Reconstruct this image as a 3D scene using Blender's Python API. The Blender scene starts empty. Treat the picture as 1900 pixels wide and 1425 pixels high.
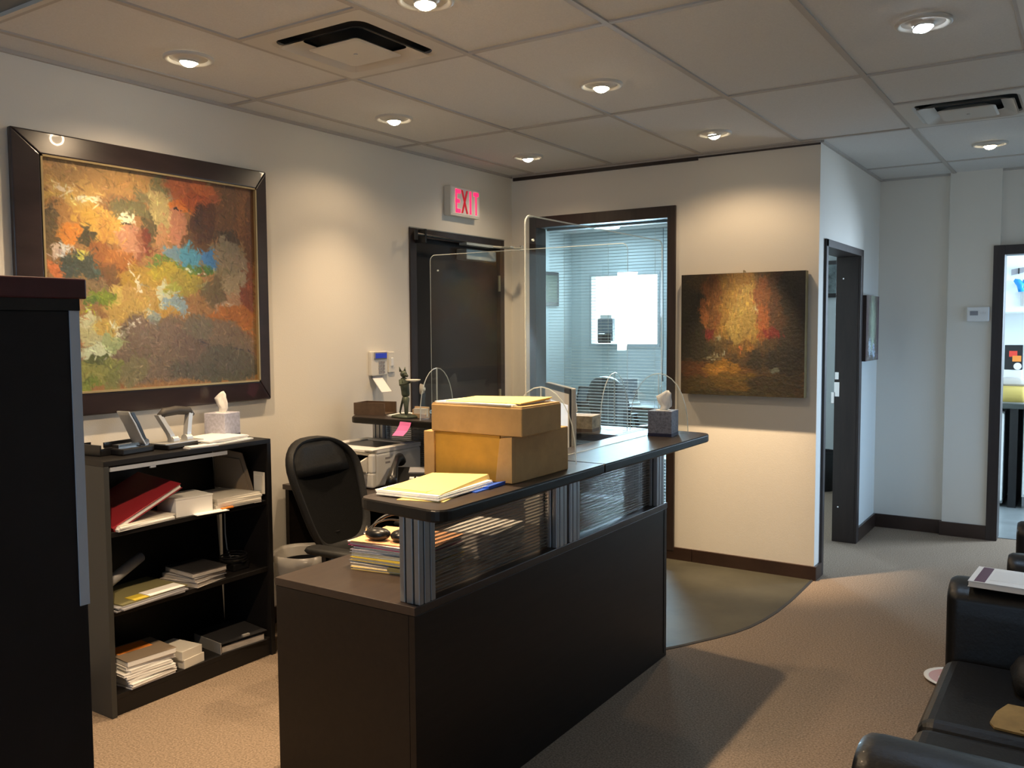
import bpy, bmesh, math, random
import numpy as np
from mathutils import Matrix, Vector
random.seed(7)
scn = bpy.context.scene
COL = scn.collection
# ------------------------------------------------------------------ camera
cam = bpy.data.objects.new('camera', bpy.data.cameras.new('camera'))
COL.objects.link(cam); scn.camera = cam
yaw, pit, rol = 0.584267839, -0.0648615384, -0.00584495678
fw = Vector((-math.sin(yaw)*math.cos(pit), math.cos(yaw)*math.cos(pit), math.sin(pit)))
r0 = Vector((math.cos(yaw), math.sin(yaw), 0)); u0 = r0.cross(fw)
rt = r0*math.cos(rol)+u0*math.sin(rol); up = -r0*math.sin(rol)+u0*math.cos(rol)
m = Matrix((rt, up, -fw)).transposed().to_4x4(); m.translation = (0, 0, 1.53)
cam.matrix_world = m
cam.data.sensor_width = 36; cam.data.lens = 36*1631.69/1900; cam.data.clip_start = .02
# ------------------------------------------------------------------ world, exposure
w = bpy.data.worlds.new('world'); scn.world = w; w.use_nodes = True
w.node_tree.nodes['Background'].inputs[0].default_value = (.62, .76, 1, 1)
w.node_tree.nodes['Background'].inputs[1].default_value = 1.0
vs = scn.view_settings
scn.cycles.transparent_max_bounces = 32; scn.cycles.max_bounces = 10; scn.cycles.diffuse_bounces = 5
vs.view_transform = 'Standard'; vs.look = 'None'; vs.gamma = 1; vs.exposure = 0.30; vs.use_curve_mapping = False
WARM = (1, .72, .44); COOL = (.50, .72, 1.0)
def area(name, loc, target, sx, sy, power, col, spread=180):
    l = bpy.data.lights.new(name, 'AREA'); l.shape = 'RECTANGLE'; l.size = sx; l.size_y = sy
    l.energy = power; l.color = col; l.spread = math.radians(spread)
    o = bpy.data.objects.new(name, l); COL.objects.link(o); o.location = loc
    o.rotation_euler = (Vector(target)-Vector(loc)).to_track_quat('-Z', 'Y').to_euler()
    return o
# daylight through the far window of the office, an added, unseen shop front behind the camera and the kitchen window
area('office_daylight', (-4.43, 8.96, 1.715), (-3.0, 5.4, .9), .76, .74, 46, (.62, .82, 1.0), 110)
area('added_front_fill', (-.6, -2.35, 1.35), (-.9, 5, 1.1), 3.0, 2.1, 12, COOL)  # unseen fill light, added together with its window
area('kitchen_daylight', (1.1, 8.25, 1.7), (-.9, 6.7, .9), .7, .9, 110, (.62, .80, 1))
area('hall_window_daylight', (.80, 6.1, .85), (-1.36, 6.15, .75), 1.4, 1.3, 6.5, (.36, .60, 1.0), 70)
# ------------------------------------------------------------------ materials
def mat(name, col, rough=.6, metal=0, noise=0, scale=20, bump=0, bscale=200, spec=.5, emit=None, es=0, coat=0, stretch=None, var=None):
    m = bpy.data.materials.new(name); m.use_nodes = True
    nt = m.node_tree; b = nt.nodes['Principled BSDF']
    b.inputs['Base Color'].default_value = (*col, 1); b.inputs['Roughness'].default_value = rough
    b.inputs['Metallic'].default_value = metal; b.inputs['Specular IOR Level'].default_value = spec
    b.inputs['Coat Weight'].default_value = coat
    if noise or bump:
        tc = nt.nodes.new('ShaderNodeTexCoord'); mp = nt.nodes.new('ShaderNodeMapping')
        nt.links.new(tc.outputs['Object'], mp.inputs[0])
        if stretch: mp.inputs['Scale'].default_value = stretch
    if noise:
        n = nt.nodes.new('ShaderNodeTexNoise'); n.inputs['Scale'].default_value = scale; n.inputs['Detail'].default_value = 6
        n.inputs['Roughness'].default_value = .65
        cr = nt.nodes.new('ShaderNodeValToRGB')
        c2 = var if var else tuple(c*(1-noise) for c in col)
        cr.color_ramp.elements[0].position = .35; cr.color_ramp.elements[1].position = .65
        cr.color_ramp.elements[0].color = (*c2, 1)
        cr.color_ramp.elements[1].color = (*tuple(min(1, c*(1+noise*.5)) for c in col), 1)
        nt.links.new(mp.outputs[0], n.inputs['Vector']); nt.links.new(n.outputs['Fac'], cr.inputs[0])
        nt.links.new(cr.outputs[0], b.inputs['Base Color'])
    if bump:
        n2 = nt.nodes.new('ShaderNodeTexNoise'); n2.inputs['Scale'].default_value = bscale; n2.inputs['Detail'].default_value = 3
        bp = nt.nodes.new('ShaderNodeBump'); bp.inputs['Strength'].default_value = bump; bp.inputs['Distance'].default_value = .003
        nt.links.new(mp.outputs[0], n2.inputs['Vector']); nt.links.new(n2.outputs['Fac'], bp.inputs['Height'])
        nt.links.new(bp.outputs[0], b.inputs['Normal'])
    if emit:
        b.inputs['Emission Color'].default_value = (*emit, 1); b.inputs['Emission Strength'].default_value = es
    return m
def glass(name, tint=(1, 1, 1), gloss=1.0, rough=.0, haze=0, hcol=(1, 1, 1)):
    m = bpy.data.materials.new(name); m.use_nodes = True; nt = m.node_tree; nt.nodes.clear()
    out = nt.nodes.new('ShaderNodeOutputMaterial'); t = nt.nodes.new('ShaderNodeBsdfTransparent'); t.inputs[0].default_value = (*tint, 1)
    g = nt.nodes.new('ShaderNodeBsdfGlossy'); g.inputs['Roughness'].default_value = rough
    fr = nt.nodes.new('ShaderNodeFresnel'); fr.inputs[0].default_value = 1.45
    mu = nt.nodes.new('ShaderNodeMath'); mu.operation = 'MULTIPLY'; mu.inputs[1].default_value = gloss
    mx = nt.nodes.new('ShaderNodeMixShader')
    ge = nt.nodes.new('ShaderNodeNewGeometry'); fb = nt.nodes.new('ShaderNodeMath'); fb.operation = 'SUBTRACT'; fb.inputs[0].default_value = 1
    m1 = nt.nodes.new('ShaderNodeMath'); m1.operation = 'MULTIPLY'
    nt.links.new(ge.outputs['Backfacing'], fb.inputs[1]); nt.links.new(fr.outputs[0], m1.inputs[0]); nt.links.new(fb.outputs[0], m1.inputs[1])
    nt.links.new(m1.outputs[0], mu.inputs[0]); nt.links.new(mu.outputs[0], mx.inputs[0])
    nt.links.new(t.outputs[0], mx.inputs[1]); nt.links.new(g.outputs[0], mx.inputs[2])
    last = mx
    if haze:
        d = nt.nodes.new('ShaderNodeBsdfDiffuse'); d.inputs[0].default_value = (*hcol, 1)
        m2 = nt.nodes.new('ShaderNodeMixShader'); m2.inputs[0].default_value = haze
        nt.links.new(mx.outputs[0], m2.inputs[1]); nt.links.new(d.outputs[0], m2.inputs[2]); last = m2
    nt.links.new(last.outputs[0], out.inputs[0])
    return m
TINT = (.80, 1.0, 1.30)
def vcol(name, rough=.55, bump=.4, emit=0):
    m = bpy.data.materials.new(name); m.use_nodes = True; nt = m.node_tree; b = nt.nodes['Principled BSDF']
    a = nt.nodes.new('ShaderNodeVertexColor'); a.layer_name = 'paint'
    nt.links.new(a.outputs[0], b.inputs['Base Color']); b.inputs['Roughness'].default_value = rough
    tc = nt.nodes.new('ShaderNodeTexCoord'); n = nt.nodes.new('ShaderNodeTexNoise'); n.inputs['Scale'].default_value = 60
    bp = nt.nodes.new('ShaderNodeBump'); bp.inputs['Strength'].default_value = bump; bp.inputs['Distance'].default_value = .004
    nt.links.new(tc.outputs['Object'], n.inputs['Vector']); nt.links.new(n.outputs['Fac'], bp.inputs['Height']); nt.links.new(bp.outputs[0], b.inputs['Normal'])
    return m
M = dict(
 wall=mat('cream_wall_paint', (.74, .70, .62), .7, bump=.15, bscale=160),
 wallh=mat('cream_wall_paint_cool_lit', (.62, .64, .66), .7, bump=.15, bscale=160),  # cream wall paint with the cool hall light put into its colour
 wallo=mat('office_wall_paint', (.62, .68, .69), .8),
 tile=mat('ceiling_tile_board', (.68, .67, .64), .9, noise=.06, scale=150, bump=.25, bscale=350),
 tee=mat('ceiling_tee_enamel', (.46, .43, .39), .6),
 dark=mat('dark_void', (.01, .01, .01), .9),
 carpet=mat('brown_speckled_carpet', (.30, .228, .165), .98, noise=.45, scale=130, bump=.9, bscale=420, spec=.1),
 vinyl=mat('olive_grey_smooth_floor', (.058, .054, .036), .55, noise=.25, scale=3.5),
 ktile=mat('grey_kitchen_floor', (.2, .22, .22), .3, noise=.2, scale=5),
 strip=mat('dark_floor_edge_strip', (.03, .03, .028), .5),
 trim=mat('dark_stained_trim_wood', (.030, .019, .016), .42, noise=.35, scale=6, stretch=(3, 3, .4)),
 base=mat('dark_brown_baseboard', (.04, .02, .013), .35, noise=.3, scale=5),
 esp=mat('espresso_laminate', (.011, .0075, .006), .44, spec=.3, noise=.3, scale=8, stretch=(6, .5, 6)),
 esp2=mat('espresso_worktop', (.036, .025, .020), .36, noise=.2, scale=9, stretch=(6, .5, 6)),
 ctop=mat('dark_counter_top', (.034, .025, .021), .40, spec=.4, noise=.2, scale=9, stretch=(6, .5, 6)),
 cedge=mat('black_counter_edge', (.008, .007, .006), .36, spec=.3),
 blk=mat('black_brown_laminate', (.008, .007, .007), .45, spec=.35),
 blkside=mat('black_laminate_lit_side', (.035, .036, .034), .5),  # lighter copy of the black laminate, light on the near side put in
 doorm=mat('matte_black_brown_door', (.016, .014, .013), .62, spec=.22),
 burg=mat('burgundy_wood', (.060, .012, .016), .35, noise=.3, scale=8),
 hutch=mat('near_black_wood', (.010, .008, .008), .55, spec=.25, noise=.25, scale=6),
 grey=mat('grey_edge_strip', (.42, .45, .50), .5),
 alu=mat('brushed_aluminium', (.36, .38, .40), .38, metal=.75),
 aludark=mat('dark_aluminium_channel', (.05, .055, .06), .4, metal=.5),
 chrome=mat('chrome', (.75, .75, .76), .15, metal=1),
 silver=mat('satin_silver', (.55, .55, .54), .35, metal=.6),
 brass=mat('dull_brass', (.42, .36, .22), .4, metal=.8),
 frame=mat('dark_picture_frame', (.028, .017, .018), .3, noise=.3, scale=12, stretch=(1, .3, 1), coat=.3),
 gilt=mat('gilt_slip', (.42, .32, .16), .35, metal=.5),
 white=mat('white_plastic', (.80, .80, .78), .4),
 offw=mat('off_white_plastic', (.70, .67, .60), .5),
 pgrey=mat('printer_grey_plastic', (.76, .76, .74), .45),
 paper=mat('white_paper', (.86, .85, .82), .8),
 paperg=mat('grey_paper_edges', (.52, .48, .44), .8, noise=.5, scale=60, stretch=(.3, .3, 14)),
 yel=mat('yellow_manila_paper', (.92, .70, .24), .7),
 card=mat('brown_cardboard', (.48, .30, .12), .8, noise=.12, scale=14),
 cardg=mat('golden_cardboard', (.44, .25, .035), .8, noise=.12, scale=14),
 pink=mat('pink_sticky_paper', (.95, .22, .55), .7),
 hotp=mat('hot_pink_folder', (.85, .03, .22), .5),
 peach=mat('peach_folder', (.86, .46, .24), .7),
 blue=mat('blue_plastic_folder', (.03, .12, .62), .4),
 red=mat('dark_red_binder_cloth', (.22, .012, .02), .5),
 lea=mat('black_leather', (.006, .006, .006), .42, bump=.25, bscale=90, spec=.35, coat=.08),
 leag=mat('worn_charcoal_leather', (.007, .007, .007), .58, spec=.3, bump=.35, bscale=120),
 mesh=mat('black_mesh_fabric', (.004, .004, .004), .9, spec=.1, bump=.8, bscale=350),
 plas=mat('black_plastic', (.008, .008, .009), .30),
 grip=mat('black_rubber_grip', (.05, .045, .04), .6),
 vent=mat('vent_enamel', (.60, .57, .51), .45),
 acry_edge=glass('acrylic_edge', (.9, .95, .93), 1.0, .05, haze=.38, hcol=(.95, .97, .95)),
 acry=glass('clear_acrylic', (.97, .985, .98), 1.1, 0.0, haze=.012, hcol=(.8, .8, .8)),
 wglass=glass('window_glass', (.90, .97, .98), .4, 0.0, haze=.008),
 bag=glass('clear_bin_liner', (.8, .78, .74), 1, .25, haze=.28, hcol=(.8, .76, .7)),
 flute=glass('fluted_plastic', (.62, .62, .62), .8, .15, haze=.05, hcol=(.5, .5, .5)),
 ribm=glass('fluted_plastic_rib', (.55, .55, .55), .8, .2, haze=.25, hcol=(.62, .6, .57)),
 bronze=mat('green_bronze', (.085, .105, .075), .5, metal=.35, noise=.4, scale=30),
 lilac=mat('lilac_patterned_card', (.50, .50, .60), .6, noise=.25, scale=70),
 lilacd=mat('slate_patterned_card', (.24, .25, .31), .6, noise=.4, scale=110),
 navy=mat('navy_card_band', (.02, .02, .06), .5),
 floral=mat('tan_floral_card', (.46, .37, .24), .6, noise=.55, scale=28),
 tissue=mat('white_tissue', (.88, .86, .82), .9),
 wood=mat('brown_wood_tray', (.12, .075, .045), .5, noise=.3, scale=10),
 tanw=mat('tan_wood', (.55, .38, .22), .6),
 slat=mat('white_blind_slat', (.50, .54, .56), .5),
 steel=mat('painted_steel', (.30, .32, .30), .4, metal=.4),
 lcd=mat('blue_lcd', (.02, .03, .22), .3, emit=(.03, .06, .5), es=.35),
 key=mat('grey_keys', (.30, .29, .30), .5),
 exitred=mat('lit_red_letter', (.8, .02, .05), .4, emit=(1, .02, .10), es=1.5),
 exitdk=mat('dim_red_letter', (.35, .01, .02), .4, emit=(1, .02, .05), es=.25),
 bulbw=mat('warm_bulb', (1, .9, .7), .3, emit=(1, .86, .62), es=30),
 bulbc=mat('cool_bulb', (.8, .9, 1), .3, emit=(.8, .9, 1), es=30),
 panel=mat('lit_ceiling_panel', (1, 1, 1), .5, emit=(.8, .92, 1), es=9),
 winlit=mat('bright_window_sky', (.9, .95, 1), .5, emit=(.86, .95, 1), es=5),
 kwhite=mat('white_cabinet_lacquer', (.82, .86, .85), .35),
 kdark=mat('dark_stone_counter', (.05, .06, .055), .25),
 scr=mat('lit_screen', (.8, .8, .8), .3, emit=(.9, .92, 1), es=.55),
 scr2=mat('screen_beige', (.4, .33, .25), .3, emit=(.62, .5, .36), es=.35),
 troff=mat('unlit_troffer_lens', (.16, .17, .17), .4),
 olive=mat('olive_paper', (.17, .155, .07), .7), bkyel=mat('bright_yellow_folder', (.60, .46, .05), .6),
 greyf=mat('grey_folder', (.28, .28, .30), .5), tealp=mat('slate_paper', (.16, .19, .22), .6),
 brnf=mat('taupe_file_folder', (.22, .17, .12), .7), orange=mat('orange_paper', (.8, .26, .04), .6),
 blackbook=mat('black_book_cover', (.02, .02, .022), .4), purple=mat('plum_print', (.10, .03, .06), .5),
 khaki=mat('khaki_cardboard', (.30, .20, .07), .8, noise=.25, scale=10),
 platep=mat('dusty_pink_glaze', (.62, .36, .34), .4), plateg=mat('grey_glaze', (.35, .36, .36), .4),
 bluep=mat('bright_blue_plastic', (.02, .30, .75), .4), redp=mat('red_print', (.7, .05, .03), .5), gold=mat('honey_liquid', (.60, .45, .12), .4),
 artd=mat('dark_green_art_print', (.03, .05, .04), .4, noise=.9, scale=12, var=(.10, .13, .07)),
 artg=mat('grey_abstract_art_print', (.2, .26, .26), .5, noise=.8, scale=8, var=(.04, .05, .06)),
)
# ------------------------------------------------------------------ helpers
ROOT = {}
def tag(o, label, cat, group=None):
    o['label'] = label; o['category'] = cat
    if group: o['group'] = group
    return o
def thing(name, label, cat, loc=(0, 0, 0), rotz=0, group=None):
    o = bpy.data.objects.new(name, None); COL.objects.link(o); o.empty_display_size = .05
    o.location = loc; o.rotation_euler = (0, 0, rotz)
    ROOT[o.name] = Matrix.Translation(loc) @ Matrix.Rotation(rotz, 4, 'Z')
    return tag(o, label, cat, group)
class MB:
    """collects shapes in world coordinates (or local to the thing when loc=True)"""
    def __init__(s, loc=False): s.bm = bmesh.new(); s.loc = loc
    def box(s, x0, x1, y0, y1, z0, z1, mt=None):
        x0, x1 = sorted((x0, x1)); y0, y1 = sorted((y0, y1)); z0, z1 = sorted((z0, z1))
        r = bmesh.ops.create_cube(s.bm, size=1)
        M4 = Matrix.Translation(((x0+x1)/2, (y0+y1)/2, (z0+z1)/2)) @ Matrix.Diagonal((x1-x0, y1-y0, z1-z0, 1))
        if mt is not None: M4 = mt @ M4
        bmesh.ops.transform(s.bm, matrix=M4, verts=r['verts']); return s
    def hexa(s, P8):
        v = [s.bm.verts.new(p) for p in P8]
        for f in ((3, 2, 1, 0), (4, 5, 6, 7), (0, 1, 5, 4), (1, 2, 6, 5), (2, 3, 7, 6), (3, 0, 4, 7)): s.bm.faces.new([v[i] for i in f])
        return s
    def cyl(s, a, b, r1, r2=None, n=20, caps=True):
        a, b = Vector(a), Vector(b); d = b-a
        r = bmesh.ops.create_cone(s.bm, cap_ends=caps, segments=n, radius1=r1, radius2=r1 if r2 is None else r2, depth=d.length)
        bmesh.ops.transform(s.bm, matrix=Matrix.Translation((a+b)/2) @ d.to_track_quat('Z', 'Y').to_matrix().to_4x4(), verts=r['verts']); return s
    def sph(s, c, rx, ry=None, rz=None, n=16, mt=None):
        r = bmesh.ops.create_uvsphere(s.bm, u_segments=n, v_segments=max(6, n//2), radius=1)
        M4 = Matrix.Translation(c) @ (mt or Matrix.Identity(4)) @ Matrix.Diagonal((rx, ry or rx, rz or rx, 1))
        bmesh.ops.transform(s.bm, matrix=M4, verts=r['verts']); return s
    def tube(s, pts, r, n=8, closed=False):
        pts = [Vector(p) for p in pts]; rings = []; k = len(pts); prev = None
        for i, p in enumerate(pts):
            a = pts[(i-1) % k] if (i or closed) else p; b = pts[(i+1) % k] if (i < k-1 or closed) else p
            t = (b-a).normalized()
            if prev is None: nrm = t.orthogonal().normalized()
            else: nrm = (prev-t*prev.dot(t)).normalized()
            prev = nrm; bn = t.cross(nrm); rr = r[i] if isinstance(r, (list, tuple)) else r
            rings.append([s.bm.verts.new(p+(nrm*math.cos(2*math.pi*j/n)+bn*math.sin(2*math.pi*j/n))*rr) for j in range(n)])
        for i in range(k if closed else k-1):
            A, B = rings[i], rings[(i+1) % k]
            for j in range(n): s.bm.faces.new((A[j], A[(j+1) % n], B[(j+1) % n], B[j]))
        if not closed: s.bm.faces.new(rings[0][::-1]); s.bm.faces.new(rings[-1])
        return s
    def loft(s, rings, cap0=True, cap1=True, closed=True):
        R = [[s.bm.verts.new(p) for p in r] for r in rings]
        n = len(R[0])
        for A, B in zip(R, R[1:]):
            for j in range(n if closed else n-1): s.bm.faces.new((A[j], A[(j+1) % n], B[(j+1) % n], B[j]))
        if cap0 and closed: s.bm.faces.new(R[0][::-1])
        if cap1 and closed: s.bm.faces.new(R[-1])
        return s
    def prism(s, pts, z0, z1):
        return s.loft([[(x, y, z0) for x, y in pts], [(x, y, z1) for x, y in pts]])
    def build(s, name, mt, parent=None, bevel=0, smooth=False, seg=2, kind=None, sub=0, label=None):
        bmesh.ops.recalc_face_normals(s.bm, faces=s.bm.faces)
        base = Vector((0, 0, 0))
        if parent is not None:
            Rm = ROOT[parent.name]
            if not s.loc: bmesh.ops.transform(s.bm, matrix=Rm.inverted(), verts=s.bm.verts)
        me = bpy.data.meshes.new(name); s.bm.to_mesh(me); s.bm.free()
        me.materials.append(M[mt] if isinstance(mt, str) else mt)
        if smooth:
            for p in me.polygons: p.use_smooth = True
        o = bpy.data.objects.new(name, me); COL.objects.link(o)
        if parent is not None:
            o.parent = parent; ROOT[o.name] = ROOT[parent.name]
        else: ROOT[o.name] = Matrix.Identity(4)
        if bevel:
            b = o.modifiers.new('bevel', 'BEVEL'); b.width = bevel; b.segments = seg; b.limit_method = 'ANGLE'; b.angle_limit = math.radians(40)
        if sub:
            q = o.modifiers.new('sub', 'SUBSURF'); q.levels = sub; q.render_levels = sub
        if kind: o['kind'] = kind
        if label: o['label'] = label
        return o
def single(mb, name, mt, label, cat, loc, group=None, **k):
    """a thing that is one mesh, its origin moved to loc (its base)"""
    o = mb.build(name, mt, None, **k); o.data.transform(Matrix.Translation(-Vector(loc))); o.location = loc
    ROOT[o.name] = Matrix.Translation(loc); return tag(o, label, cat, group)
def copy_tree(o, parent=None):
    c = o.copy(); COL.objects.link(c); c.parent = parent
    for ch in [q for q in scn.objects if q.parent == o]: copy_tree(ch, c)
    return c
def rrect(cx, cy, hx, hy, r, z, n=5):
    P = []
    for sx, sy, a0 in ((1, 1, 0), (-1, 1, 90), (-1, -1, 180), (1, -1, 270)):
        for k in range(n+1):
            a = math.radians(a0+90*k/n); P.append((cx+sx*(hx-r)+r*math.cos(a), cy+sy*(hy-r)+r*math.sin(a), z))
    return P
def struct(mb, name, mt, **k): return mb.build(name, mt, None, kind='structure', **k)
# ------------------------------------------------------------------ structure
XL, YB, YF, XH, ZC = -3.52, 5.33, 7.04, -1.36, 2.60
fl = struct(MB().box(-5.3, 1.8, -2.6, 9.2, -.06, 0), 'floor', 'carpet')
edge = [(-1.372, YB), (-1.368, 5.1), (-1.366, 4.85), (-1.374, 4.62), (-1.392, 4.45), (-1.418, 4.31), (-1.455, 4.19), (-1.504, 4.08), (-1.555, 3.98), (-1.60, 3.89), (-1.66, 3.79), (-1.75, 3.69), (-1.9, 3.58), (-2.15, 3.48), (-2.6, 3.44), (-3.1, 3.48), (XL, 3.58)]
MB().prism(edge+[(XL, YB)], .0, .004).build('vinyl_inlay', 'vinyl', fl)
mb = MB()
for (a, b) in zip(edge, edge[1:]):
    d = Vector((b[0]-a[0], b[1]-a[1], 0)).normalized(); n = Vector((-d.y, d.x, 0))*-.013
    mb.hexa([(a[0], a[1], 0), (b[0], b[1], 0), (b[0]-n.x, b[1]-n.y, 0), (a[0]-n.x, a[1]-n.y, 0), (a[0], a[1], .007), (b[0], b[1], .007), (b[0]-n.x, b[1]-n.y, .003), (a[0]-n.x, a[1]-n.y, .003)])
mb.build('floor_edge_strip', 'strip', fl)
MB().box(-1.38, 1.7, 7.10, 9.0, 0, .004).build('kitchen_floor', 'ktile', fl)
struct(MB().box(-3.66, XL, -2.5, 4.185, 0, 2.66).box(-3.66, XL, 5.216, YB, 0, 2.66).box(-3.66, XL, 4.185, 5.216, 2.14, 2.66), 'wall_left', 'wall')
struct(MB().box(-5.25, -3.36, YB, 5.45, 0, 2.66).box(-2.255, XH, YB, 5.45, 0, 2.66).box(-3.36, -2.255, YB, 5.45, 2.30, 2.66).box(-3.36, -2.255, YB, 5.45, 0, .06), 'wall_back', 'wall')
struct(MB().box(-1.51, XH, 5.45, 5.475, 0, 2.66).box(-1.51, XH, 6.40, 7.16, 0, 2.66).box(-1.51, XH, 5.475, 6.40, 2.02, 2.66), 'wall_hall', 'wall')
struct(MB().box(-1.36, -.56, YF, 7.16, 0, 2.66).box(.40, .74, YF, 7.16, 0, 2.66).box(-.56, .40, YF, 7.16, 2.04, 2.66).box(-.885, -.56, 7.005, YF, 0, 2.66), 'wall_far', 'wall')
struct(MB().box(.62, .74, -2.5, 5.3, 0, 2.66).box(.62, .74, 6.9, YF, 0, 2.66).box(.62, .74, 5.3, 6.9, 2.2, 2.66).box(.62, .74, 5.3, 6.9, 0, .12), 'wall_right', 'wall')
struct(MB().box(-3.52, -2.2, -2.5, -2.4, 0, 2.66).box(-2.2, .62, -2.5, -2.4, 2.45, 2.66).box(-2.2, .62, -2.5, -2.4, 0, .25), 'wall_front', 'wall')
struct(MB().box(-5.25, -5.11, 5.45, 9.12, 0, 2.66), 'wall_office_side', 'wallo')
struct(MB().box(-5.11, -4.85, 9.0, 9.12, 0, 2.66).box(-4.01, -1.39, 9.0, 9.12, 0, 2.66).box(-4.85, -4.01, 9.0, 9.12, 0, 1.32).box(-4.85, -4.01, 9.0, 9.12, 2.11, 2.66), 'wall_office_end', 'wallo')
struct(MB().box(-1.51, -1.39, 7.16, 9.0, 0, 2.66), 'wall_office_kitchen', 'wallo')
struct(MB().box(-1.39, 1.7, 8.95, 9.05, 0, 2.66).box(1.6, 1.7, 7.16, 8.95, 0, 2.66), 'wall_kitchen', 'kwhite')
struct(MB().box(-5.11, -1.51, 5.45, 9.0, 2.6, 2.66), 'ceiling_office', 'tile')
struct(MB().box(-1.39, 1.7, 7.16, 8.95, 2.6, 2.66), 'ceiling_kitchen', 'tile')
ce = struct(MB().box(-3.66, .74, -2.5, 7.16, 2.68, 2.72), 'ceiling', 'dark')
xs = [XL] + [-3.31+.6125*k for k in range(7)] + [.62]
ys = [-2.4, -2.02, -.804, .414, 1.632, 2.85, 4.068, 5.286, 6.504, YF]
g = .0
rnd = random.Random(3)
def ctile(x0, x1, y0, y1):
    o = MB().box(x0+.004, x1-.004, y0+.004, y1-.004, 2.604, 2.618).build('ceiling_tile', 'tile', ce)
for i in range(len(xs)-1):
    for j in range(len(ys)-1):
        x0, x1, y0, y1 = xs[i], xs[i+1], ys[j], ys[j+1]
        if j >= 7:
            if x1 <= XH: continue
            x0 = max(x0, XH)
        if i == 2 and j == 4: ctile(x0, x1, y0, 2.24); continue
        if i == 5 and j == 6: ctile(x0, x1, y0, 4.676); continue
        if (i, j) in ((1, 3), (6, 5)): continue
        ctile(x0, x1, y0, y1)
for x in xs[1:-1]:
    y1 = YB if x < XH else YF
    MB().box(x-.012, x+.012, -2.4, y1, 2.597, 2.604).build('tee_bar', 'tee', ce)
for y in ys[1:-1]:
    for i in range(len(xs)-1):
        x0, x1 = xs[i], xs[i+1]
        if y > YB:
            if x1 <= XH: continue
            x0 = max(x0, XH)
        MB().box(x0+.012, x1-.012, y-.012, y+.012, 2.5975, 2.604).build('cross_tee', 'tee', ce)
MB().box(xs[2]+.012, xs[3]-.012, 2.228, 2.252, 2.5975, 2.604).build('cross_tee', 'tee', ce)
MB().box(xs[5]+.012, xs[6]-.012, 4.664, 4.688, 2.5975, 2.604).build('cross_tee', 'tee', ce)
for n, (a, b, c, d) in enumerate(((XL, XL+.018, -2.4, YB), (XL, XH, YB-.018, YB), (XH, XH+.018, YB, YF), (XH, .62, YF-.018, YF))):
    MB().box(a, b, c, d, 2.590, 2.604).build('wall_angle', 'tee', ce)
struct(MB().box(-3.50, -2.11, YB-.012, YB, 2.568, 2.592), 'trim_1', 'trim')
struct(MB().box(-2.11, XH, YB-.006, YB, 2.580, 2.592), 'trim_2', 'trim')
# baseboards
struct(MB().box(-3.36, -2.13, YB-.016, YB, 0, .085).box(-2.127, XH+.016, YB-.016, YB, 0, .085), 'baseboard_back', 'base', bevel=.002)
struct(MB().box(XH, XH+.016, YB, 5.445, 0, .085).box(XH, XH+.016, 6.46, YF, 0, .10), 'baseboard_hall', 'base', bevel=.002)
struct(MB().box(XH+.016, -.885, YF-.016, YF, 0, .10).box(-.90, -.60, 6.989, 7.005, 0, .10), 'baseboard_far', 'base', bevel=.002)
struct(MB().box(XL, XL+.014, -2.4, 4.185, 0, .085).box(XL, XL+.014, 5.22, YB, 0, .085), 'baseboard_left', 'base', bevel=.002)
struct(MB().box(-3.50, -3.36, YB-.014, YB, 0, .085), 'baseboard_corner', 'base', bevel=.002)
struct(MB().box(.604, .62, -2.4, YF, 0, .085), 'baseboard_right', 'base', bevel=.002)
# door_1: dark exit door in the left wall
d1 = struct(MB().box(-3.60, XL+.012, 4.185, 4.245, 0, 2.14).box(-3.60, XL+.012, 5.165, 5.216, 0, 2.14).box(-3.60, XL+.012, 4.245, 5.165, 2.085, 2.14), 'door_1', 'trim', bevel=.002)
MB().box(-3.60, XL-.018, 4.248, 5.162, .005, 2.083).build('door_leaf', 'doorm', d1)
MB().box(XL-.005, XL+.014, 4.185, 5.216, 2.14, 2.146).build('head_edge', 'steel', d1)
MB().box(XL-.018, -3.45, 4.69, 5.03, 1.975, 2.045).build('closer_body', 'steel', d1, bevel=.006)
MB().tube([(-3.44, 4.16, 2.096), (-3.44, 4.70, 2.082), (-3.43, 5.06, 2.074)], .008).cyl((-3.44, 4.16, 2.06), (-3.44, 4.16, 2.12), .012).box(-3.515, -3.43, 4.235, 4.25, 2.05, 2.13).build('closer_rod', 'plas', d1)
MB().box(-3.46, -3.40, 4.62, 4.92, 2.062, 2.078).box(-3.42, -3.30, 4.98, 5.02, 2.064, 2.074).tube([(-3.42, 4.9, 2.07), (-3.30, 5.12, 2.066)], .008).cyl((-3.30, 5.12, 2.05), (-3.30, 5.12, 2.085), .012).build('closer_arm', 'steel', d1)
for z in (1.78, .98, .25): MB().cyl((-3.508, 5.15, z), (-3.508, 5.15, z+.11), .009).build('hinge', 'brass', d1)
MB().cyl((-3.54, 4.32, 1.0), (-3.47, 4.32, 1.0), .012).tube([(-3.475, 4.32, 1.0), (-3.475, 4.43, 1.0)], .009).build('lever_handle', 'chrome', d1)
# window_1: interior glazing to the office
w1 = struct(MB().box(-3.36, -3.305, 5.312, 5.45, .06, 2.30).box(-2.31, -2.255, 5.312, 5.45, .06, 2.30).box(-3.305, -2.31, 5.312, 5.45, 2.225, 2.30).box(-3.305, -2.31, 5.312, 5.45, .06, .13), 'window_1', 'trim', bevel=.002)
MB().box(-3.305, -2.31, 5.380, 5.388, .13, 2.225).build('pane', 'wglass', w1)
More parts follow.
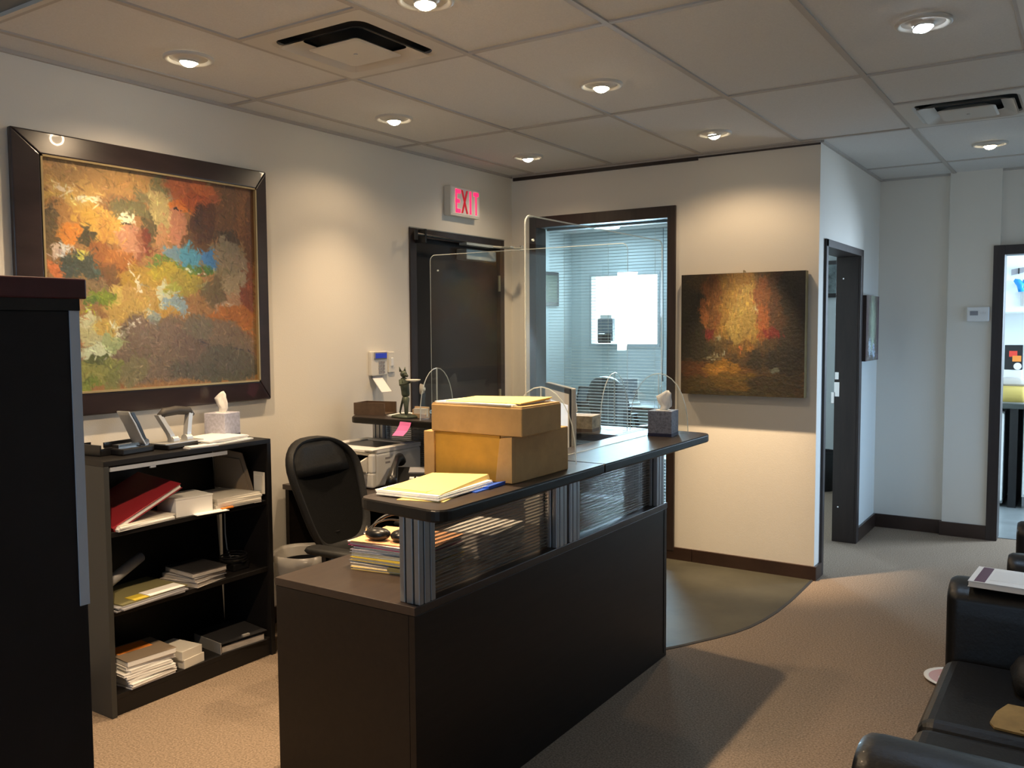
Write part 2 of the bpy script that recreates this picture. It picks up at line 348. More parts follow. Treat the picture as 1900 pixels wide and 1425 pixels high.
# door_2: office doorway in the hall wall
d2 = struct(MB().box(-1.51, XH+.016, 5.445, 5.49, 0, 2.045).box(-1.51, XH, 6.385, 6.40, 0, 2.0).box(XH, XH+.016, 6.385, 6.455, 0, 2.045).box(-1.51, XH+.016, 5.445, 6.455, 2.0, 2.045), 'door_2', 'trim', bevel=.002)
MB().box(-1.51, -1.475, 6.381, 6.386, 1.03, 1.13).box(-1.505, -1.48, 6.378, 6.386, 1.15, 1.20).build('strike_plate', 'chrome', d2)
MB().box(-1.53, -1.505, 6.372, 6.380, .98, 1.06).build('strike_lip', 'chrome', d2, bevel=.003)
MB().cyl((-1.46, 6.384, 1.85), (-1.46, 6.379, 1.85), .005).build('screw', 'chrome', d2)
MB().cyl((-1.47, 6.384, .25), (-1.47, 6.379, .25), .005).build('screw', 'chrome', d2)
# door_3: kitchen doorway
struct(MB().box(-.60, -.53, 6.988, 7.16, 0, 2.075).box(.37, .44, 6.988, 7.16, 0, 2.075).box(-.53, .37, 6.988, 7.16, 2.01, 2.075), 'door_3', 'trim', bevel=.002)
# window_2: office exterior window
w2 = struct(MB().box(-4.87, -4.84, 8.985, 9.12, 1.30, 2.13).box(-4.02, -3.99, 8.985, 9.12, 1.30, 2.13).box(-4.84, -4.02, 8.985, 9.12, 2.10, 2.13).box(-4.84, -4.02, 8.985, 9.12, 1.30, 1.33), 'window_2', 'slat')
MB().box(-4.84, -4.02, 9.10, 9.11, 1.33, 2.10).build('pane', 'winlit', w2)
# added_window_3: unseen shop front, added behind the camera for its fill light
w3 = struct(MB().box(-2.2, -2.12, -2.5, -2.4, .25, 2.45).box(.54, .62, -2.5, -2.4, .25, 2.45).box(-.83, -.75, -2.5, -2.4, .25, 2.45).box(-2.2, .62, -2.5, -2.4, 2.39, 2.45), 'added_window_3', 'trim')
MB().box(-2.12, .54, -2.46, -2.455, .25, 2.39).build('pane', 'wglass', w3)
# ------------------------------------------------------------------ venetian blind
bl = thing('venetian_blind', 'white venetian blind with fine open slats behind the glass office window', 'blind', (-2.81, 5.475, .13))
MB().box(-3.30, -2.32, 5.455, 5.495, 2.214, 2.236).build('headrail', 'slat', bl)
MB().box(-3.30, -2.32, 5.463, 5.487, .135, .15).build('bottom_rail', 'slat', bl)
s0 = None
z = 2.203; k = 0
while z > .165:
    if s0 is None:
        mb = MB(); prof = [(-.0125, -.0012), (-.006, .0006), (0, .0012), (.006, .0006), (.0125, -.0012)]
        mb.loft([[(-3.295, 5.475+a, z+b), (-2.325, 5.475+a, z+b)] for a, b in prof], closed=False)
        s0 = mb.build('slat', 'slat', bl); zz0 = z
    else:
        c = s0.copy(); COL.objects.link(c); c.location.z += z-zz0
    z -= .0215; k += 1
for x in (-3.16, -2.81, -2.46):
    MB().tube([(x, 5.461, 2.19), (x, 5.461, .15)], .0012, 5).build('ladder_cord', 'offw', bl)
MB().tube([(-2.40, 5.455, 2.18), (-2.395, 5.455, 1.4), (-2.40, 5.455, 1.22)], .002, 5).cyl((-2.40, 5.455, 1.16), (-2.40, 5.455, 1.22), .008, .004, 8).build('pull_cord', 'tealp', bl)
w4 = struct(MB().box(.60, .74, 5.3, 5.36, .12, 2.2).box(.60, .74, 6.84, 6.9, .12, 2.2).box(.60, .74, 5.36, 6.84, 2.14, 2.2).box(.60, .74, 5.36, 6.84, .12, .17), 'window_4', 'trim')
MB().box(.70, .706, 5.36, 6.84, .17, 2.14).build('pane', 'wglass', w4)
# ------------------------------------------------------------------ ceiling vents, troffers
def vent(cx, cy, label):
    t = thing('ceiling_vent', label, 'vent', (cx, cy, 2.596))
    rg = lambda h, z, r=.05: rrect(cx, cy, h, h, r, z)
    MB().loft([rg(.298, 2.603, .01), rg(.298, 2.597, .01), rg(.235, 2.596, .05), rg(.222, 2.603, .05), rg(.222, 2.618, .05)], False, False).build('flange', 'vent', t)
    MB().loft([rg(.212, 2.586, .04), rg(.150, 2.612, .03), rg(.146, 2.612, .03), rg(.206, 2.584, .04)], False, False).build('louver', 'vent', t)
    MB().loft([rg(.232, 2.600, .05), rg(.200, 2.640, .04)], False, False).build('throat', 'dark', t)
    MB().loft([rg(.128, 2.580, .02), rg(.118, 2.576, .02)], False, True).loft([rg(.128, 2.580, .02), rg(.09, 2.60, .02)], False, False).cyl((cx, cy, 2.572), (cx, cy, 2.577), .008, n=10).build('centre_plate', 'vent', t)
    MB().box(cx-.24, cx+.24, cy-.24, cy+.24, 2.645, 2.66).build('duct_backing', 'dark', t)
    return t
vent(-2.392, 2.545, 'square cream ceiling air diffuser above the large framed painting side of the room')
v2 = vent(-.556, 4.981, 'square ceiling air diffuser near the hall, with bright metal bits showing in its slot')
MB().box(-.80, -.76, 4.83, 4.835, 2.60, 2.625).box(-.74, -.70, 4.86, 4.865, 2.60, 2.625).build('damper_tab', 'chrome', v2)
for cx, cy, lb in ((-3.00, 1.023, 'unlit recessed troffer light at the ceiling corner above the dark cabinet'), (.056, 3.459, 'unlit recessed troffer light in the ceiling over the black leather seating')):
    t = thing('troffer_light', lb, 'ceiling light', (cx, cy, 2.60))
    MB().box(cx-.28, cx+.28, cy-.585, cy+.585, 2.61, 2.62).build('lens', 'troff', t)
    MB().box(cx-.304, cx-.28, cy-.605, cy+.605, 2.596, 2.62).box(cx+.28, cx+.304, cy-.605, cy+.605, 2.596, 2.62).box(cx-.28, cx+.28, cy-.605, cy-.585, 2.596, 2.62).box(cx-.28, cx+.28, cy+.585, cy+.605, 2.596, 2.62).build('frame', 'vent', t)
# ------------------------------------------------------------------ recessed downlights
def downlight(cx, cy, label, tilt=(0, 0), warm=True, power=30, size=98):
    t = thing('recessed_downlight', label, 'ceiling light', (cx, cy, 2.60), group='recessed ceiling downlights')
    n = 28; rr = lambda r, z: [(cx+r*math.cos(2*math.pi*i/n), cy+r*math.sin(2*math.pi*i/n), z) for i in range(n)]
    MB().loft([rr(.096, 2.603), rr(.096, 2.594), rr(.088, 2.590), rr(.078, 2.593), rr(.074, 2.600)], False, False).build('trim_ring', 'vent', t, smooth=True)
    MB().loft([rr(.0745, 2.601), rr(.052, 2.5985), rr(.040, 2.594), rr(.034, 2.585)], False, False).build('gimbal', 'vent', t, smooth=True)
    d = Vector((tilt[0], tilt[1], -1)).normalized(); c = Vector((cx, cy, 2.590))
    q = d.to_track_quat('-Z', 'Y').to_matrix().to_4x4()
    MB().cyl(c-d*.012, c+d*.006, .034, .037, 24, caps=False).build('lamp_collar', 'silver', t, smooth=True)
    MB().sph(c-d*.006, .036, .036, .030, 20).build('bulb', 'bulbw' if warm else 'bulbc', t)
    l = bpy.data.lights.new('lamp_light', 'SPOT'); l.energy = power; l.color = WARM if warm else COOL
    l.spot_size = math.radians(size); l.spot_blend = 1.0; l.shadow_soft_size = .022
    o = bpy.data.objects.new('lamp_light', l); COL.objects.link(o); o.parent = t
    o.location = (c+d*.042)-t.location; o.rotation_euler = d.to_track_quat('-Z', 'Y').to_euler()
    l2 = bpy.data.lights.new('lamp_spill', 'SPOT'); l2.energy = min(power, 130)*.12; l2.color = l.color; l2.spot_size = math.radians(150); l2.spot_blend = .5; l2.shadow_soft_size = .03
    o2 = bpy.data.objects.new('lamp_spill', l2); COL.objects.link(o2); o2.parent = t; o2.location = o.location; o2.rotation_euler = (0, 0, 0)
    return t
DL = [
 (-3.03, 2.27, 'warm recessed downlight above the large orange framed painting', (-.12, .0), True, 370, 98),
 (-3.03, 3.50, 'warm recessed downlight near the left wall between painting and exit sign', (.0, .02), True, 235, 98),
 (-3.01, 4.75, 'small warm recessed downlight in the far corner by the exit door', (0, .1), True, 200, 98),
 (-1.86, 3.545, 'large bright warm recessed downlight over the reception counter', (.0, -.10), True, 330, 95),
 (-1.80, 4.78, 'warm recessed downlight in front of the square brown painting', (.03, .29), True, 1350, 42),
 (-.54, 3.48, 'cool white recessed downlight near the leather seating', (.3, -.1), False, 120, 98),
 (-.55, 6.00, 'small warm recessed downlight in the hall by the kitchen doorway', (.0, .0), True, 25, 98),
 (-1.86, 2.31, 'warm recessed downlight at the top edge over the near end of the desk', (.05, -.10), True, 620, 92),
]
PS = .25
for x, y, lb, tl, wm, pw, sz in DL: downlight(x, y, lb, tl, wm, pw*PS, sz)
# two more of the same row stand behind the camera's view and light the carpet
downlight(-1.86, 1.09, 'warm recessed downlight before the desk end, just past the top edge of the view', (-.2, 0.1), True, 620*PS)
# ------------------------------------------------------------------ office beyond the glass
t = thing('office_ceiling_light', 'bright white flat ceiling light glowing inside the office behind the glass', 'ceiling light', (-4.34, 8.40, 2.60))
MB().cyl((-4.34, 8.40, 2.575), (-4.34, 8.40, 2.60), .15, n=28).build('housing', 'white', t)
MB().cyl((-4.34, 8.40, 2.568), (-4.34, 8.40, 2.576), .135, n=28).build('lens', 'panel', t)
area('office_lamp_light', (-4.34, 8.40, 2.56), (-4.34, 8.40, 0), .26, .26, 9, (.66, .84, 1.0))
area('office_lamp_light', (-2.9, 7.0, 2.56), (-2.9, 7.0, 0), .5, .5, 7, (.66, .84, 1.0))
t = thing('office_ceiling_light', 'round white office ceiling light nearer the blind, hidden by the window head', 'ceiling light', (-2.9, 7.0, 2.60))
MB().cyl((-2.9, 7.0, 2.575), (-2.9, 7.0, 2.60), .15, n=28).build('housing', 'white', t)
MB().cyl((-2.9, 7.0, 2.572), (-2.9, 7.0, 2.576), .135, n=28).build('lens', 'panel', t)
t = thing('office_picture', 'dark framed green picture on the side wall inside the glass-fronted office', 'picture', (-5.10, 8.42, 1.76))
MB().box(-5.11, -5.08, 8.20, 8.66, 1.76, 2.14).build('frame', 'plas', t, bevel=.003)
MB().box(-5.082, -5.074, 8.25, 8.61, 1.80, 2.10).build('print', 'artd', t)
t = thing('office_picture', 'grey abstract framed picture seen through the hall doorway of the office', 'picture', (-2.18, 8.98, 1.82))
MB().box(-2.42, -2.08, 8.97, 9.0, 1.80, 2.16).build('frame', 'plas', t, bevel=.003)
MB().box(-2.39, -2.11, 8.962, 8.972, 1.84, 2.12).build('print', 'artg', t)
t = thing('waste_bin', 'dark waste bin on the office floor seen through the hall doorway', 'bin', (-2.08, 8.35, 0))
MB().cyl((-2.08, 8.35, 0), (-2.08, 8.35, .36), .11, .15, 24, caps=False).cyl((-2.08, 8.35, 0), (-2.08, 8.35, .01), .11, .11, 24).build('body', 'plas', t, smooth=True)
MB().tube([(-2.08+.15*math.cos(a), 8.35+.15*math.sin(a), .36) for a in [i*math.pi/12 for i in range(24)]], .006, 6, True).build('rim', 'plas', t)
t = thing('wall_file_pocket', 'black and grey wall pocket hanging on the office wall left of the window daylight', 'wall holder', (-4.62, 8.9, 1.36))
MB().box(-4.735, -4.54, 8.93, 9.0, 1.36, 1.62).build('pocket', 'tealp', t, bevel=.01)
MB().box(-4.72, -4.55, 8.905, 8.93, 1.34, 1.45).build('front_lip', 'plas', t, bevel=.01)
MB().box(-4.70, -4.56, 8.935, 8.96, 1.60, 1.66).build('papers', 'paper', t)
# office desk
t = thing('office_desk', 'dark topped white desk inside the office behind the blind', 'desk', (-4.1, 8.2, 0))
MB().box(-5.05, -3.35, 7.75, 8.45, .72, .75).build('desk_top', 'blk', t, bevel=.003)
MB().box(-5.03, -5.0, 7.78, 8.42, 0, .72).build('end_panel', 'kwhite', t); MB().box(-3.40, -3.37, 7.78, 8.42, 0, .72).build('end_panel', 'kwhite', t)
MB().box(-5.0, -3.4, 8.38, 8.40, .25, .72).build('modesty_panel', 'kwhite', t)
t = thing('desk_calendar', 'small dark framed desk calendar standing on the office desk', 'calendar', (-4.35, 7.9, .75))
MB().hexa([(-4.42, 7.87, .75), (-4.28, 7.87, .75), (-4.28, 7.89, .75), (-4.42, 7.89, .75), (-4.42, 7.93, .92), (-4.28, 7.93, .92), (-4.28, 7.94, .92), (-4.42, 7.94, .92)]).build('stand', 'plas', t)
MB().hexa([(-4.40, 7.867, .77), (-4.30, 7.867, .77), (-4.30, 7.87, .77), (-4.40, 7.87, .77), (-4.40, 7.921, .90), (-4.30, 7.921, .90), (-4.30, 7.928, .90), (-4.40, 7.928, .90)]).build('card', 'tealp', t)
t = thing('document_scanner', 'flat black scanner on the office desk below the calendar', 'scanner', (-4.6, 8.0, .75))
MB().box(-4.85, -4.45, 7.85, 8.2, .75, .80).build('base', 'plas', t, bevel=.008); MB().box(-4.83, -4.47, 7.87, 8.18, .80, .83).build('lid', 'blk', t, bevel=.008)
t = thing('laptop', 'open white laptop on the office desk against the bright daylight', 'laptop', (-3.95, 8.0, .75), .5)
MB(True).box(-.17, .17, -.12, .12, 0, .018).build('base', 'white', t, bevel=.004)
MB(True).hexa([(-.17, .11, .018), (.17, .11, .018), (.17, .12, .018), (-.17, .12, .018), (-.17, .19, .25), (.17, .19, .25), (.17, .20, .25), (-.17, .20, .25)]).build('lid', 'white', t)
MB(True).hexa([(-.155, .112, .035), (.155, .112, .035), (.155, .116, .035), (-.155, .116, .035), (-.155, .182, .237), (.155, .182, .237), (.155, .186, .237), (-.155, .186, .237)]).build('screen', 'tealp', t)
# office armchairs (behind the blind)
def visitor_chair(x, y, rz, label):
    t = thing('office_armchair', label, 'chair', (x, y, 0), rz)
    R = []
    for zz, hw, yy in ((.50, .20, .24), (.62, .25, .26), (.78, .27, .29), (.94, .26, .31), (1.04, .19, .32), (1.09, .06, .32)):
        R.append([(-hw, yy-.03, zz), (-hw*.6, yy-.045, zz), (0, yy-.05, zz), (hw*.6, yy-.045, zz), (hw, yy-.03, zz), (hw, yy+.03, zz), (0, yy+.05, zz), (-hw, yy+.03, zz)])
    MB(True).loft(R).build('backrest', 'lea', t, smooth=True, sub=1)
    MB(True).box(-.25, .25, -.25, .25, .40, .50).build('seat', 'lea', t, bevel=.03, seg=3)
    for s in (-1, 1):
        MB(True).tube([(s*.27, .22, .46), (s*.30, .22, .66), (s*.30, -.16, .68), (s*.28, -.2, .46)], .022).build('armrest', 'plas', t)
    MB(True).cyl((0, 0, .08), (0, 0, .40), .03).build('column', 'plas', t)
    for k in range(5):
        a = k*2*math.pi/5; MB(True).tube([(0, 0, .10), (.28*math.cos(a), .28*math.sin(a), .07)], [.025, .015]).sph((.28*math.cos(a), .28*math.sin(a), .03), .03).build('leg', 'plas', t)
    return t
visitor_chair(-3.42, 7.3, 2.6, 'black round-backed office armchair at the right edge of the glass window').scale = (1.3, 1.2, 1.0)
t = thing('low_cabinet', 'low white cabinet inside the office beneath the desk level, behind the counter end', 'cabinet', (-2.9, 6.3, 0))
MB().box(-3.25, -2.65, 6.15, 6.5, 0, .52).build('body', 'kwhite', t, bevel=.004)
for k in range(2):
    f = MB().box(-3.23, -2.67, 6.135, 6.15, .03+.25*k, .26+.25*k).build('drawer', 'kwhite', t, bevel=.003)
    MB().box(-3.02, -2.88, 6.12, 6.135, .14+.25*k, .155+.25*k).build('handle', 'silver', f)
# ------------------------------------------------------------------ kitchen beyond the far doorway
t = thing('kitchen_counter', 'dark kitchen counter top with white cabinets beyond the far doorway', 'kitchen counter', (-.2, 8.65, 0))
MB().box(-1.35, .8, 8.30, 8.95, .83, .87).build('worktop', 'kdark', t, bevel=.003)
MB().box(-.46, .8, 8.34, 8.93, .10, .83).build('cabinet', 'kwhite', t)
MB().box(-.56, -.50, 8.32, 8.93, 0, .83).build('end_panel', 'plas', t)
MB().box(-.46, .8, 8.38, 8.93, 0, .10).build('plinth', 'alu', t)
for k in range(2): d = MB().box(-.455+.42*k, -.05+.42*k, 8.322, 8.34, .12, .82).build('door', 'kwhite', t, bevel=.002); MB().box(-.10+.42*k, -.08+.42*k, 8.31, 8.322, .6, .75).build('handle', 'silver', d)
t = thing('small_fridge', 'small white fridge under the dark kitchen counter', 'fridge', (-.86, 8.5, 0))
MB().box(-1.12, -.60, 8.38, 8.93, .02, .80).build('body', 'kwhite', t, bevel=.01); MB().box(-1.12, -.60, 8.32, 8.375, .05, .79).build('door', 'kwhite', t, bevel=.012)
t = thing('wall_cabinet', 'white upper kitchen cabinet above the counter', 'cabinet', (-.4, 8.8, 1.5))
MB().box(-1.0, .6, 8.62, 8.95, 1.62, 2.45).build('body', 'kwhite', t)
for k in range(3): d = MB().box(-.99+.53*k, -.465+.53*k, 8.60, 8.62, 1.63, 2.44).build('door', 'kwhite', t, bevel=.002); MB().box(-.52+.53*k, -.50+.53*k, 8.585, 8.60, 1.68, 1.80).build('handle', 'silver', d)
t = thing('paper_note', 'grey paper strip stuck on the upper kitchen cabinet', 'note', (-.54, 8.58, 1.96)); MB().hexa([(-.60, 8.575, 1.94), (-.48, 8.575, 1.97), (-.48, 8.583, 1.97), (-.60, 8.583, 1.94), (-.60, 8.575, 1.99), (-.48, 8.575, 2.01), (-.48, 8.583, 2.01), (-.60, 8.583, 1.99)]).build('sheet', 'greyf', t)
MB().box(-.55, -.54, 8.571, 8.575, 1.95, 2.0).build('crease', 'plas', t)
t = thing('blue_oven_glove', 'bright blue glove hanging from the kitchen cabinet', 'glove', (-.54, 8.56, 1.74))
MB().tube([(-.575, 8.56, 1.90), (-.55, 8.56, 1.885), (-.528, 8.56, 1.86), (-.522, 8.56, 1.80)], [.012, .026, .030, .022], 10).build('palm', 'bluep', t, smooth=True)
MB().tube([(-.50, 8.56, 1.90), (-.50, 8.56, 1.83)], [.012, .016], 8).build('thumb', 'bluep', t, smooth=True)
t = thing('product_box', 'black box with orange print on the kitchen counter', 'box', (-.57, 8.6, .87))
MB().box(-.64, -.50, 8.62, 8.72, .87, 1.14).build('body', 'white', t, bevel=.004)
t2 = thing('product_box', 'black and orange printed box standing on top of the white one in the kitchen', 'box', (-.57, 8.6, 1.14))
MB().box(-.635, -.50, 8.62, 8.72, 1.14, 1.35).build('body', 'plas', t2, bevel=.003); MB().box(-.60, -.54, 8.615, 8.62, 1.25, 1.30).build('red_print', 'redp', t2); MB().box(-.575, -.51, 8.613, 8.62, 1.21, 1.26).build('orange_print', 'orange', t2)
MB().cyl((-.535, 8.612, 1.17), (-.535, 8.62, 1.17), .03).build('white_print', 'white', t2)
t = thing('glass_dish', 'rounded dish of honey-coloured food on the kitchen counter', 'dish', (-.55, 8.42, .87))
MB().loft([rrect(-.56, 8.42, .10, .10, .03, .885), rrect(-.56, 8.42, .115, .11, .04, .93), rrect(-.56, 8.42, .12, .115, .04, 1.02)]).build('food', 'gold', t, smooth=True)
MB().box(-.69, -.43, 8.34, 8.50, .87, .888).build('tray', 'white', t, bevel=.004)
MB().loft([rrect(-.56, 8.42, .122, .117, .04, 1.02), rrect(-.56, 8.42, .115, .11, .04, 1.06), rrect(-.56, 8.42, .06, .06, .03, 1.085)]).build('lid', 'bag', t, smooth=True)
# ------------------------------------------------------------------ hall: thermostat, small canvas
t = thing('thermostat', 'white wall thermostat left of the kitchen doorway', 'thermostat', (-.68, 7.0, 1.6))
MB().box(-.755, -.615, 6.975, 7.005, 1.548, 1.652).build('body', 'white', t, bevel=.008, seg=3)
MB().box(-.735, -.685, 6.971, 6.976, 1.592, 1.622).build('display', 'greyf', t); MB().box(-.672, -.652, 6.970, 6.976, 1.60, 1.615).build('button', 'pgrey', t)
MB().box(-.645, -.632, 6.970, 6.976, 1.60, 1.615).build('button', 'pgrey', t)
# ------------------------------------------------------------------ wall fixtures on the left wall
t = thing('exit_sign', 'white exit sign with glowing red letters above the dark door', 'sign', (-3.495, 4.70, 2.25))
MB().box(XL, -3.465, 4.54, 4.86, 2.25, 2.44).build('housing', 'offw', t, bevel=.004)
MB().box(-3.466, -3.462, 4.55, 4.85, 2.262, 2.43).build('face_plate', 'white', t)
LET = dict(E=[(0, 0, .22, 1), (0, .84, 1, 1), (0, .42, .85, .58), (0, 0, 1, .16)], I=[(.3, 0, .7, 1)], T=[(0, .84, 1, 1), (.39, 0, .61, 1)])
yy = 4.588
for ch, wd in (('E', .05), ('X', .056), ('I', .036), ('T', .054)):
    mb = MB(); z0, h = 2.272, .148
    if ch == 'X':
        for a, b in ((0, 1), (1, 0)):
            mb.hexa([(-3.462, yy+wd*a-.007, z0), (-3.462, yy+wd*a+.007, z0), (-3.458, yy+wd*a+.007, z0), (-3.458, yy+wd*a-.007, z0), (-3.462, yy+wd*b-.007, z0+h), (-3.462, yy+wd*b+.007, z0+h), (-3.458, yy+wd*b+.007, z0+h), (-3.458, yy+wd*b-.007, z0+h)])
    else:
        for a, b, c, d in LET[ch]: mb.box(-3.462, -3.458, yy+wd*a, yy+wd*c, z0+h*b, z0+h*d)
    mb.build('letter', 'exitdk' if ch == 'X' else 'exitred', t, label='dimmer red letter X' if ch == 'X' else None); yy += wd+.018
t = thing('alarm_keypad', 'cream alarm keypad with blue display on the left wall by the door', 'keypad', (-3.51, 3.87, 1.25))
MB().box(XL, -3.492, 3.805, 3.945, 1.25, 1.392).build('body', 'offw', t, bevel=.006, seg=3)
MB().box(-3.494, -3.486, 3.825, 3.935, 1.345, 1.388).build('display_bezel', 'key', t, bevel=.003); MB().box(-3.487, -3.483, 3.833, 3.928, 1.352, 1.381).build('display', 'lcd', t)
for a in range(3):
    for b in range(4): MB().box(-3.493, -3.486, 3.865+a*.018, 3.878+a*.018, 1.262+b*.019, 1.275+b*.019).build('key', 'key', t)
t = thing('light_switch', 'slim white light switch right beside the alarm keypad', 'switch', (-3.515, 3.98, 1.3))
MB().box(XL, -3.508, 3.972, 4.027, 1.262, 1.385).build('plate', 'offw', t, bevel=.003); MB().box(-3.509, -3.502, 3.989, 4.010, 1.30, 1.35).build('rocker', 'white', t, bevel=.002)
t = thing('instruction_flap', 'small white card hanging open below the alarm keypad', 'card', (-3.47, 3.87, 1.2))
MB().hexa([(-3.505, 3.822, 1.236), (-3.505, 3.905, 1.236), (-3.50, 3.905, 1.236), (-3.50, 3.822, 1.236), (-3.43, 3.815, 1.158), (-3.43, 3.90, 1.158), (-3.425, 3.90, 1.158), (-3.425, 3.815, 1.158)]).build('card', 'paper', t)
MB().box(-3.51, -3.50, 3.825, 3.905, 1.234, 1.248).build('hinge_strip', 'key', t)
# ------------------------------------------------------------------ paintings
def blobs(nx, ny, base, B, L, seed, nstroke, vertical=False):
    rg = np.random.RandomState(seed)
    V, U = np.mgrid[0:ny, 0:nx]; U = (U+.5)/nx; V = (V+.5)/ny
    # smooth warp field for ragged outlines
    def field(k, amp):
        g = rg.randn(k, k); xi = U*(k-1.001); yi = V*(k-1.001); x0 = xi.astype(int); y0 = yi.astype(int); fx = xi-x0; fy = yi-y0
        fx = fx*fx*(3-2*fx); fy = fy*fy*(3-2*fy)
        return amp*(g[y0, x0]*(1-fx)*(1-fy)+g[y0, x0+1]*fx*(1-fy)+g[y0+1, x0]*(1-fx)*fy+g[y0+1, x0+1]*fx*fy)
    WU = field(12, .012)+field(34, .010)+field(80, .006); WV = field(12, .012)+field(34, .010)+field(80, .006)
    img = np.ones((ny, nx, 3))*np.array(base)/255.
    for (u, v, ru, rv, r, g, b) in B:
        d = ((U+WU-u)/ru)**2+((V+WV-v)/rv)**2
        a = np.clip((1.12-d)*3.2, 0, 1)*.92
        img = img*(1-a[..., None])+np.array((r, g, b))/255.*a[..., None]
    for (pts, c) in L:
        for (a0, b0) in zip(pts, pts[1:]):
            ax, ay = a0; bx, by = b0; dx, dy = bx-ax, by-ay; t = np.clip(((U-ax)*dx+(V-ay)*dy)/(dx*dx+dy*dy), 0, 1)
            d = np.hypot(U+WU*.5-ax-t*dx, V+WV*.5-ay-t*dy); a = np.clip((.0065-d)*400, 0, 1)*.85
            img = img*(1-a[..., None])+np.array(c)/255.*a[..., None]
    for k in range(nstroke):
        x, y = rg.rand(2); px, py = int(x*nx), int(y*ny); ln = rg.uniform(2, 8); wd = rg.uniform(.6, 1.5)
        an = rg.uniform(0, math.pi) if not vertical else (math.pi/2 if (y < .68) else 0)+rg.randn()*.12
        qx = int(np.clip(px+rg.randn()*3, 0, nx-1)); qy = int(np.clip(py+rg.randn()*3, 0, ny-1))
        c = img[qy, qx]*(1+rg.randn()*.11)+rg.randn(3)*.014
        R = 11; xa, xb, ya, yb = max(0, px-R), min(nx, px+R), max(0, py-R), min(ny, py+R)
        yy, xx = np.mgrid[ya:yb, xa:xb]; dx = xx-px; dy = yy-py
        p = dx*math.cos(an)+dy*math.sin(an); q = -dx*math.sin(an)+dy*math.cos(an)
        a = np.clip(1.2-(p/ln)**2-(q/wd)**2, 0, 1)[..., None]*.8
        img[ya:yb, xa:xb] = img[ya:yb, xa:xb]*(1-a)+np.clip(c, 0, 1)*a
    for k in range(nstroke//9):      # small light and dark accents
        x, y = rg.rand(2); px, py = int(x*nx), int(y*ny); ln = rg.uniform(1.5, 5); wd = rg.uniform(.5, 1.1); an = rg.uniform(0, math.pi) if rg.rand() < .5 else math.pi/2+rg.randn()*.2
        f = rg.choice([.55, .7, 1.3, 1.5]); R = 6; xa, xb, ya, yb = max(0, px-R), min(nx, px+R), max(0, py-R), min(ny, py+R)
        yy, xx = np.mgrid[ya:yb, xa:xb]; dx = xx-px; dy = yy-py; p = dx*math.cos(an)+dy*math.sin(an); q = -dx*math.sin(an)+dy*math.cos(an)
        a = np.clip(1.2-(p/ln)**2-(q/wd)**2, 0, 1)[..., None]*.6
        img[ya:yb, xa:xb] = img[ya:yb, xa:xb]*(1-a)+np.clip(img[py, px]*f, 0, 1)*a
    return np.clip(img, 0, 1)
def canvas(name, img, P00, PU, PV, mt, parent, depth, gain=1.0):
    """a relief sheet of painted cells: P00 top-left corner, PU and PV its edges, depth a vector to the back"""
    ny, nx, _ = img.shape
    P00, PU, PV = np.array(P00), np.array(PU), np.array(PV)
    v, u = np.mgrid[0:ny+1, 0:nx+1]
    pts = P00+(u/nx)[..., None]*PU+(v/ny)[..., None]*PV
    Rinv = ROOT[parent.name].inverted(); off = np.array(Rinv.translation)
    pts = pts.reshape(-1, 3)+off
    idx = (v*(nx+1)+u)[:-1, :-1].reshape(-1); f = np.stack([idx, idx+nx+1, idx+nx+2, idx+1], 1)
    me = bpy.data.meshes.new(name); me.from_pydata(pts.tolist(), [], f.tolist())
    at = me.attributes.new('paint', 'FLOAT_COLOR', 'POINT')
    q = np.zeros((ny+1, nx+1, 3)); q[:ny, :nx] = img; q[ny, :nx] = img[-1]; q[:, nx] = q[:, nx-1]
    q = q*.86+q.mean(2, keepdims=True)*.14; lin = np.where(q <= .04045, q/12.92, ((q+.055)/1.055)**2.4)*gain*np.array(TINT)
    at.data.foreach_set('color', np.concatenate([lin.reshape(-1, 3), np.ones(((nx+1)*(ny+1), 1))], 1).astype(np.float32).ravel())
    me.materials.append(mt); o = bpy.data.objects.new(name, me); COL.objects.link(o); o.parent = parent; ROOT[o.name] = ROOT[parent.name]
    for p in me.polygons: p.use_smooth = True
    return o
pm = vcol('oil_paint', .5, .5)
